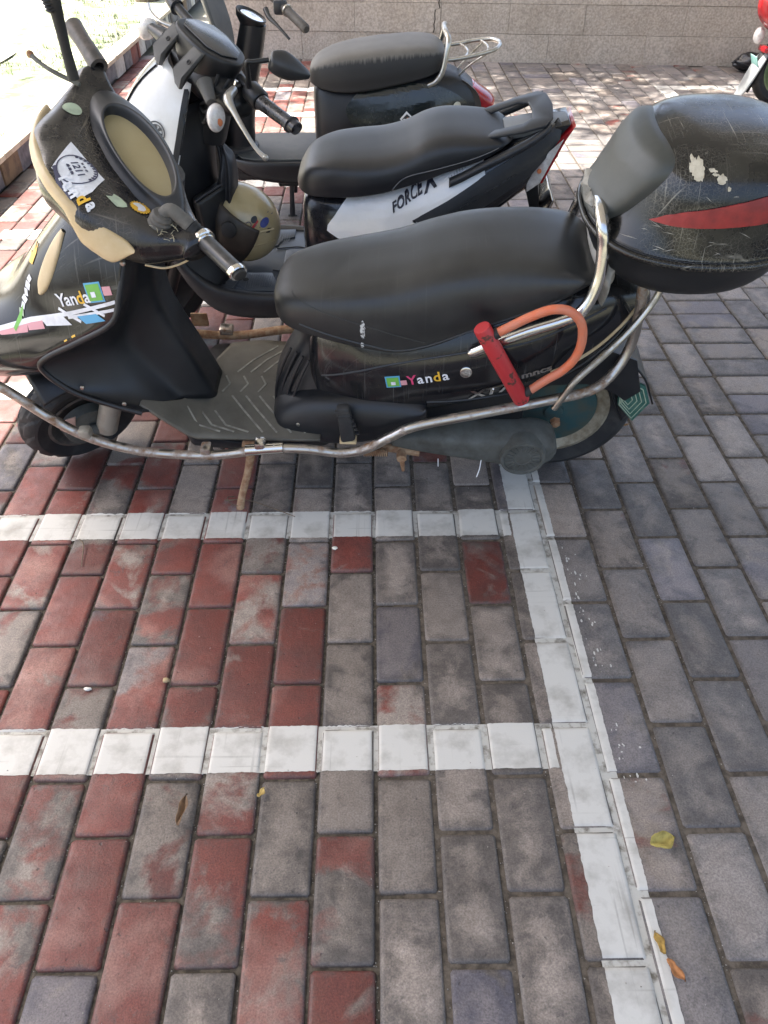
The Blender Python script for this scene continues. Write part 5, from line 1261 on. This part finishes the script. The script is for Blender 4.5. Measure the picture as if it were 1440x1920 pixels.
# black bag behind the helmet
bgp = []
rb = random.Random(8)
for i, (x, z, r) in enumerate(((-.40, .66, .012), (-.395, .63, .03), (-.40, .57, .045), (-.41, .50, .055), (-.415, .43, .062), (-.41, .37, .05), (-.40, .34, .02))):
    bgp.append([(x+r*.55*math.cos(a)*(1+rb.uniform(-.2, .2)), -.02+r*1.25*math.sin(a)*(1+rb.uniform(-.22, .22)), z+rb.uniform(-.01, .01)) for a in np.linspace(0, 2*math.pi, 13)[:-1]])
BAGM = mat('black_bag_fabric', (.012, .012, .015), .5, col2=(.03, .03, .034), nscale=20, bump=.5, bscale=40)
o = obj('bag', loft(bgp, 5, 4), BAGM); o.matrix_world = HM; tag(o, 'black bag hanging behind the tan helmet', 'bag')

# ================================================================== scooter three: small black scooter with a chrome rack
S3 = empty('motor_scooter'); S3.matrix_world = frame((0, 3.6, 0), 0, 5)
tag(S3, 'small black scooter with chrome rear rack parked farthest from the camera', 'scooter', 'scooters parked in the painted bays')
H3 = Head((-.42, 0, .86), 25, 38, 0); fw3 = lambda p: H3.turn(p)
wheel(S3, 'front_wheel', (-.74, 0, .185), .185, .075, fn=fw3, rim=ALU, tread=False, n=64); wheel(S3, 'rear_wheel', (.36, 0, .185), .185, .085, rim=ALU, tread=False, n=64)
GLB3 = mat('gloss_black_green', (.009, .012, .012), .14, col2=(.02, .024, .023), nscale=8, rough2=.3, coat=.3)
b3 = [(-.235, .50, .25, .05), (-.225, .53, .24, .09), (-.19, .54, .225, .12), (-.11, .535, .22, .138), (0, .545, .22, .15), (.12, .565, .24, .156), (.24, .58, .28, .15), (.33, .575, .33, .128), (.41, .535, .385, .09), (.455, .49, .415, .05), (.47, .465, .43, .02)]
m_b3 = loft([sym(half(zt, zb, w), x) for x, zt, zb, w in b3], 5, 4); bd3 = obj('body', m_b3, PLA, S3); T_b3 = bvh(m_b3)
pp = [(-.10, .455), (-.07, .50), (-.02, .53), (.06, .548), (.16, .552), (.26, .545), (.33, .52), (.39, .478), (.42, .44), (.38, .40), (.28, .35), (.14, .33), (.02, .35), (-.06, .395)]
o = obj('side_panel', decal(poly2d([tuple(p[:2]) for p in cr([(a, b) for a, b in pp], 4, True)]), side, (0, 1, 0), T_b3, off=.006, maxlen=.012), GLB3, bd3); solid(o, .006, 0)
s3_ = [(-.248, .568, .548, .03), (-.238, .595, .54, .07), (-.20, .625, .53, .108), (-.12, .652, .522, .134), (-.02, .668, .53, .145), (.08, .678, .548, .147), (.18, .684, .568, .143), (.25, .678, .585, .125), (.29, .66, .60, .085), (.302, .64, .61, .03)]
m_s3 = loft([sym(shalf(*a[1:]), a[0]) for a in s3_], 6, 5); st3 = obj('seat', m_s3, SEATB, S3); T_s3 = bvh(m_s3)
def dusty(m, top, sideq):
    nt = m.node_tree; L = nt.links.new; b = nt.nodes['Principled BSDF']; src = b.inputs['Base Color'].links[0].from_socket
    g = nd(nt, 'ShaderNodeNewGeometry'); sx = nd(nt, 'ShaderNodeSeparateXYZ'); L(g.outputs['Normal'], sx.inputs[0])
    tc = nd(nt, 'ShaderNodeTexCoord'); mp = nd(nt, 'ShaderNodeMapping'); mp.inputs['Scale'].default_value = (140, 20, 12); L(tc.outputs['Object'], mp.inputs[0])
    n = nd(nt, 'ShaderNodeTexNoise'); n.inputs['Scale'].default_value = 1; n.inputs['Detail'].default_value = 4; L(mp.outputs[0], n.inputs['Vector'])
    a = nd(nt, 'ShaderNodeMath', operation='MULTIPLY_ADD'); a.inputs[1].default_value = .5; L(n.outputs[0], a.inputs[0]); L(sx.outputs[2], a.inputs[2])
    r = nd(nt, 'ShaderNodeMapRange'); r.inputs[1].default_value = .55; r.inputs[2].default_value = .8; L(a.outputs[0], r.inputs[0])
    mx = nd(nt, 'ShaderNodeMix', data_type='RGBA'); mx.inputs[6].default_value = (*sideq, 1); L(src, mx.inputs[7]); L(r.outputs[0], mx.inputs[0]); L(mx.outputs[2], b.inputs['Base Color'])
dusty(SEATB, None, (.02, .02, .02))
SKD = mat('seat_side_dark', (.012, .012, .013), .6, col2=(.03, .029, .028), nscale=60, stretch=(4, 1, .4))
loz = [(.119, .430), (.146, .448), (.173, .440), (.148, .418)]
def b3d(me, m, off, nm): obj(nm, decal(me, side, (0, 1, 0), T_b3, off=off), m, bd3)
b3d(poly2d([(.118, .435), (.145, .462), (.176, .437), (.148, .410)]), WHT, .013, 'emblem'); b3d(poly2d([(.127, .435), (.146, .453), (.167, .437), (.148, .419)]), RUB, .0138, 'emblem_field')
b3d(poly2d([(.132, .4345), (.143, .435), (.143, .437), (.132, .4365)]), STW, .0148, 'emblem_mark')
for cx in (.149, .157): b3d(disc2d(.0042, 14, 0, cx, .4365), AMB, .0148, 'emblem_mark')
for i in range(6): b3d(poly2d([(.195+.009*i, .441+.001*i), (.2+.009*i, .441+.001*i), (.201+.009*i, .449+.001*i), (.196+.009*i, .449+.001*i)]), STLG if i < 3 else RUST, .0135, 'emblem_mark')
b3d(disc2d(.016, 20, 0, .345, .472), CHR2, .014, 'round_boss')
tl3 = obj('tail_light', loft([[(x, y*w, z) for x, z in ((.40+dx, .525), (.455+dx*1.5, .50), (.50+dx*1.6, .462), (.49+dx*1.2, .42), (.445+dx, .41), (.41+dx*.5, .44))] for y, w, dx in ((-1, .07, -.03), (-.85, .07, 0), (0, .07, .012), (.85, .07, 0), (1, .07, -.03))], 4, 4), REDL, S3)
obj('light_housing', loft([[(x, y, z) for x, z in ((.36, .55), (.415, .525), (.445, .49), (.46, .43), (.44, .40), (.38, .43))] for y in (-.076, -.07, 0, .07, .076)], 3, 3), mat('brownish_housing', (.09, .08, .07), .5), S3)
# chrome rack
obj('grab_bar', tube([(.23, -.125, .548), (.262, -.128, .565), (.285, -.125, .60), (.298, -.115, .66), (.305, -.1, .70), (.298, -.06, .715), (.293, 0, .718), (.298, .06, .715), (.305, .1, .70), (.298, .115, .66), (.285, .125, .60), (.23, .125, .548)], .0105, n=12), CHR2, S3)
obj('rack_loop', tube([(.30, -.095, .63), (.36, -.095, .637), (.43, -.092, .65), (.49, -.07, .66), (.515, -.03, .664), (.518, 0, .665), (.515, .03, .664), (.49, .07, .66), (.43, .092, .65), (.36, .095, .637), (.30, .095, .63)], .008, n=12), CHR2, S3)
for x, z in ((.37, .638), (.45, .652)): obj('rack_bar', tube([(x, -.093, z), (x+.02, -.03, z), (x+.02, .03, z), (x, .093, z)], .0048, n=8), CHR2, S3)
for s in (-1, 1): obj('rack_strut', tube([(.47, s*.08, .655), (.40, s*.05, .60), (.355, s*.04, .555)], .0042, n=8), CHR2, S3)
# floor and front
f3o = [(-.585, -.075), (-.55, -.13), (-.49, -.155), (-.36, -.16), (-.22, -.155), (-.17, -.13)]; f3o = f3o+[(x, -y) for x, y in f3o[::-1]]
FLM = mat('flat_floor_mat', (.05, .055, .055), .55, col2=(.07, .073, .07), nscale=10, bump=.2, bscale=300)
obj('floor_mat', slab([(x*1.0, y*.95, .265) for x, y in f3o], (0, 0, .008), .003), FLM, S3)
for s in (-1, 1):
    sk = [[(x, s*(y-.02), .266), (x, s*y, .264), (x, s*(y+.004), .235), (x, s*(y-.006), zb+.01), (x, s*(y-.05), zb)] for x, y, zb in ((-.63, .09, .25), (-.58, .125, .215), (-.50, .16, .185), (-.40, .168, .17), (-.28, .168, .165), (-.16, .155, .17))]
    solid(obj('floor_skirt', loft(sk, 4, 4, closed=False), PLA, S3), .004)
obj('underfloor', rbox((-.38, 0, .215), (.42, .26, .09), .02), PLA, S3)
obj('motor_mount', rbox((-.36, -.1, .165), (.09, .05, .04), .008), PLA, S3)
obj('front_column', tube([(-.575, 0, .255), (-.57, 0, .29), (-.555, 0, .40), (-.525, 0, .52), (-.49, 0, .62), (-.455, 0, .74)], [.085, .068, .066, .06, .056, .05], n=22), PLA, S3)
obj('column_collar', lathe([(0, .088), (.012, .086), (.02, .075), (.022, .062)], (-.575, 0, .27), (.06, 0, 1), 24), PLG, S3)
FP = mat('front_panel_grey', (.085, .088, .088), .5, col2=(.12, .12, .115), nscale=7)
fp = obj('front_panel', loft([[(x0-.035*(1-(t/1.0)**2), .15*k*t, z) for t in (-1, -.8, -.4, 0, .4, .8, 1)] for x0, z, k in ((-.60, .56, .55), (-.565, .62, .8), (-.57, .70, .95), (-.59, .78, 1), (-.61, .86, .95), (-.62, .92, .7))], 4, 4, closed=False), FP, S3); solid(fp, .012, 0)
obj('front_apron', loft([[(x0-.05*(1-(t/1.0)**2), .16*k*t, z) for t in (-1, -.8, -.4, 0, .4, .8, 1)] for x0, z, k in ((-.60, .26, .7), (-.615, .35, .9), (-.61, .45, .95), (-.60, .56, .8))], 4, 4, closed=False), PLA, S3)
T_fp = bvh(fp.data)
obj('round_sticker', decal(xf(disc2d(.017, 20, 0), lambda p: (p.x, p.y, 0)), lambda x, y: (-.4, -.085+x, .772+y), (-1, 0, 0), T_fp, off=.009), STLG, fp)
ds = obj('cup_dish', lathe([(-.045, .03), (-.02, .055), (0, .062), (.004, .06), (0, .052), (-.015, .045), (-.02, 0)], (-.462, 0, .765), (.42, 0, .9), 28), PLA, S3)
obj('dish_ring', lathe([(0, .045), (.004, .047), (.006, .043), (.004, .03), (.004, 0)], (-.46, 0, .757), (.42, 0, .9), 28), CHR3, ds)
obj('bag_hook', tube([(-.49, -.01, .64), (-.475, -.015, .632), (-.462, -.015, .645), (-.466, -.015, .672), (-.474, -.015, .682)], [.007, .006, .005, .004, .003], n=8), PLA, S3)
def bar3(prof, l0, s_, m, nm): return obj(nm, xf(lathe(prof), lambda p: H3(p.x-.004, l0+s_*p.y, p.z+.006)), m, S3)
G3 = mat('brown_grip', (.06, .052, .046), .6, col2=(.085, .075, .066), nscale=30)
bar3([(0, .011), (.2, .011)], .0, 1, CHR2, 'handlebar'); bar3([(0, .011), (.2, .011)], .0, -1, CHR2, 'handlebar')
bar3([(0, 0), (0, .0165), (.10, .0165), (.122, .017), (.13, .012), (.13, 0)], .2, 1, G3, 'grip'); bar3([(0, 0), (0, .017), (.12, .017), (.13, 0)], .2, -1, G3, 'grip')
bar3([(0, .014), (0, .021), (.006, .021), (.008, .014)], .192, 1, CHR2, 'grip_collar')
obj('control_block', rbox(tuple(H3(.0, .155, 0)), (.05, .045, .05), .01), PLG, S3)
obj('brake_lever', tube([H3(.04, .13, -.03), H3(.045, .17, -.04), H3(.04, .22, -.042), H3(.028, .265, -.05), H3(.02, .285, -.055)], [.011, .009, .006, .005, .005], n=10), PLG, S3)
obj('meter', lathe([(-.03, .03), (0, .042), (.006, .04), (.003, 0)], H3(.03, -.02, .03), tuple(H3.s), 24), CHR2, S3)
# centre stand
obj('centre_stand', tube([(-.345, -.10, .19), (-.352, -.105, .10), (-.357, -.112, -.004)], [.011, .0105, .013], n=10), PLA, S3)
obj('stand_foot', tube([(-.375, -.113, .008), (-.335, -.113, .006)], .009, n=8, smoothpath=False), PLG, S3)
obj('centre_stand', tube([(-.345, .10, .19), (-.352, .105, .10), (-.357, .112, .02)], .0105, n=10), PLA, S3)

# ================================================================== red scooter at the right edge
S4 = empty('motor_scooter'); S4.matrix_world = frame((2.56, 5.32, 0), 180, 0)       # local x points back towards the camera's left
tag(S4, 'red scooter cut off by the right edge near the wall', 'scooter')
RED = mat('red_paint', (.45, .015, .02), .18, col2=(.36, .015, .02), nscale=6, coat=.4)
wheel(S4, 'rear_wheel', (0, 0, .205), .205, .085, rim=mat('green_rim', (.1, .16, .07), .5, col2=(.16, .2, .1), nscale=20), tread=False, n=64, rimr=.68)
wheel(S4, 'front_wheel', (-1.22, 0, .205), .205, .085, rim=PLG, tread=False, n=64)
b4 = [(.27, .585, .53, .03), (.24, .61, .47, .07), (.15, .64, .40, .11), (0, .65, .36, .135), (-.15, .63, .32, .14), (-.3, .58, .26, .13), (-.38, .5, .25, .08)]
obj('body', loft([sym(half(zt, zb, w), x) for x, zt, zb, w in b4], 5, 4), RED, S4)
s4 = [(.16, .67, .65, .03), (.13, .70, .645, .09), (0, .725, .64, .13), (-.2, .71, .6, .135), (-.36, .68, .58, .1), (-.41, .64, .6, .03)]
obj('seat', loft([sym(shalf(*a[1:]), a[0]) for a in s4], 6, 5), SEAT, S4)
obj('floorboard', rbox((-.62, 0, .27), (.5, .3, .05), .02), PLA, S4)
obj('leg_shield', slab([(-.9, -.18, .3), (-.9, .18, .3), (-.86, .16, .8), (-.86, -.16, .8)], (-.05, 0, 0), .02), RED, S4)
obj('handlebar_cover', rbox((-.88, 0, .9), (.16, .3, .12), .04), RED, S4)
for s in (-1, 1):
    obj('grip', tube([(-.84, s*.15, .92), (-.82, s*.33, .93)], .017, n=12), RUB, S4); obj('fork_leg', tube([(-1.22, s*.07, .2), (-1.0, s*.07, .6)], .02, n=10), ALUG, S4)
FLP = mat('grey_flap', (.24, .26, .265), .5, col2=(.3, .31, .31), nscale=14)
flp = obj('mud_flap', loft([[(x-.012, -w, z-.005), (x, -w*.6, z+.004), (x+.002, 0, z+.006), (x, w*.6, z+.004), (x-.012, w, z-.005)] for x, z, w in ((.165, .30, .05), (.19, .255, .07), (.225, .17, .07), (.255, .09, .055), (.275, .045, .035))], 4, 3, closed=False), FLP, S4); solid(flp, .006)
obj('flap_underside', loft([[(x-.03, -w, z-.005), (x-.02, 0, z), (x-.03, w, z-.005)] for x, z, w in ((.165, .30, .05), (.19, .255, .07), (.225, .17, .07), (.25, .09, .055))], 4, 3, closed=False), RUB, S4)
lb = Matrix.Rotation(R(-22.5), 3, 'Y')
obj('teal_label', rbox((.206, 0, .24), (.004, .1, .085), .001, Matrix.Rotation(R(22), 3, 'Y')), mat('teal_label', (.3, .55, .5), .5, col2=(.2, .42, .38), nscale=60), flp)
obj('label_mark', rbox((.2005, -.012, .262), (.004, .05, .018), .001, Matrix.Rotation(R(22), 3, 'Y')), RUB, flp)
obj('red_lamp', rbox((.165, 0, .315), (.05, .11, .035), .012), REDL, S4)
obj('rear_indicator', loft([[(.20+.03*math.cos(a)*k, y, .375+.045*math.sin(a)*k) for a in np.linspace(0, 6.283, 11)[:-1]] for y, k in ((-.09, .3), (-.08, .8), (-.06, 1), (-.03, .8), (-.02, .3))], 3, 3), CLR, S4)
obj('drive_case', rbox((-.12, .1, .2), (.34, .06, .1), .025), ALU, S4)

# ------------------------------------------------------------------ litter
def leaf(loc, L_, W_, rot, col, label, curl=.3, name='dry_leaf', fold=.4, col2=None):
    V = []; n = 9
    for i in range(n):
        t = i/(n-1); wv = W_*math.sin(math.pi*min(1, t*1.02+.0))**.75*(1-.25*t); z = curl*L_*(t-.5)**2*2
        for k in (-1, -.5, 0, .5, 1): V.append(((t-.5)*L_, wv*k*.5+.002*math.sin(9*t+k), z+fold*abs(k)*wv*.6+.0008*math.sin(t*20+k*3)))
    o = obj(name, mesh(V, grid_faces(n, 5, False)), mat('leaf_'+label[:12], col, .75, col2=col2 or tuple(c*.6 for c in col), nscale=60, bump=.4))
    solid(o, .0007, 0); o.location = loc; o.rotation_euler = rot; tag(o, label, 'leaf'); return o
leaf((-.34, .668, .008), .058, .017, (R(0), R(0), R(84)), (.2, .12, .065), 'curled brown leaf on a dark block below the near white line', .2, fold=1.3)
leaf((.478, .60, .008), .048, .034, (R(8), R(5), R(15)), (.42, .34, .09), 'folded yellow leaf beside the long white line', .3, fold=.7)
leaf((.444, .405, .006), .036, .017, (R(0), R(0), R(-60)), (.4, .17, .06), 'small orange leaf on the edge of the long white line', .2)
leaf((.432, .445, .004), .034, .016, (0, 0, R(100)), (.42, .26, .06), 'ochre leaf scrap lying on the white paint edge', .1)
leaf((-.855, 1.71, .008), .075, .03, (R(0), R(10), R(30)), (.07, .04, .028), 'dark curled leaf beside the front tyre', .8, fold=.9)
leaf((.715, 1.82, .006), .04, .014, (0, R(6), R(170)), (.2, .12, .06), 'brown leaf on the grey blocks behind the rear wheel', .4)
leaf((-.207, .70, .006), .02, .012, (0, 0, R(60)), (.45, .32, .1), 'tiny yellow leaf on a joint below the near white line', .5)
TW = mat('twig', (.17, .125, .085), .9, col2=(.1, .075, .05), nscale=60)
def twig(pts, r, label): o = obj('twig', tube(pts, [r, r*.7], n=7), TW); tag(o, label, 'twig')
twig([(-.715, 1.365, .006), (-.70, 1.345, .009), (-.693, 1.31, .006), (-.686, 1.275, .004)], .0016, 'thin bent twig lying across the blocks below the second white line')
twig([(-.385, 1.505, .006), (-.33, 1.50, .012), (-.27, 1.475, .01), (-.20, 1.44, .006)], .0016, 'long dry twig beside the rusty side stand')
twig([(-.36, 1.52, .006), (-.375, 1.50, .02), (-.36, 1.475, .018), (-.33, 1.48, .006)], .0014, 'curled twig behind the rusty side stand')
WB = mat('white_bit', (.7, .68, .6), .7)
def pebble(loc, s, label, m):
    bm = bmesh.new(); bmesh.ops.create_icosphere(bm, subdivisions=2, radius=1)
    rp = random.Random(str(loc))
    for v in bm.verts: v.co = Vector((v.co.x*s[0], v.co.y*s[1], v.co.z*s[2]))*(1+rp.uniform(-.15, .15))
    o = obj('pebble', bm_mesh(bm), m); o.location = loc; tag(o, label, 'pebble')
pebble((-.578, .930, .004), (.008, .004, .004), 'white chip on a red block above the near white line', WB)
pebble((-.425, .948, .005), (.007, .006, .005), 'tan pebble sitting in the joint above the near white line', mat('tan_pebble', (.36, .27, .15), .8))
pebble((-.097, 1.33, .002), (.007, .006, .0015), 'white speck on a grey block below the second white line', WB)
# loose grit in the joints and on the blocks: nobody could count it
V, F = [], []
rgt = random.Random(77)
for i in range(2600):
    y = rgt.uniform(.28, 2.3)
    if rgt.random() < .8:
        kx = rgt.randint(-12, 6); x = (PX0+PW*kx if kx <= 4 else RX0+RW*(kx-4))+rgt.gauss(0, .003); z = -.0035
    else: x = rgt.uniform(-1.2, 1.3); z = .0014
    r_ = rgt.uniform(.0006, .0017)*(1.2 if rgt.random() < .1 else 1); k = len(V)
    V += [(x+r_*a, y+r_*b, z+r_*c) for a, b, c in ((1, 0, 0), (-.5, .8, 0), (-.5, -.8, 0), (0.1, 0, 1))]; F += [(k, k+1, k+3), (k+1, k+2, k+3), (k+2, k, k+3)]
o = obj('grit', mesh(V, F, recalc=False, smooth=False), mat('grit', (.2, .18, .15), .9, col2=(.4, .38, .34), nscale=300)); tag(o, 'sandy grit scattered along the paving joints', 'grit', kind='stuff')
# black plastic bag by the foot of the wall
rb = random.Random(31); rings = []
for i, (x, r) in enumerate(((-.1, .015), (-.085, .035), (-.04, .06), (.02, .075), (.08, .06), (.12, .02))):
    rings.append([(x+rb.uniform(-.01, .01), r*math.cos(a)*(1+rb.uniform(-.25, .25)), .06+r*.8*math.sin(a)*(1+rb.uniform(-.25, .25))) for a in np.linspace(0, 6.283, 12)[:-1]])
o = obj('plastic_bag', loft(rings, 4, 3), mat('bag_plastic', (.012, .012, .015), .25, bump=.8, bscale=30)); o.location = (2.72, 6.27, -.005); tag(o, 'crumpled black plastic bag at the foot of the stone wall', 'bag')
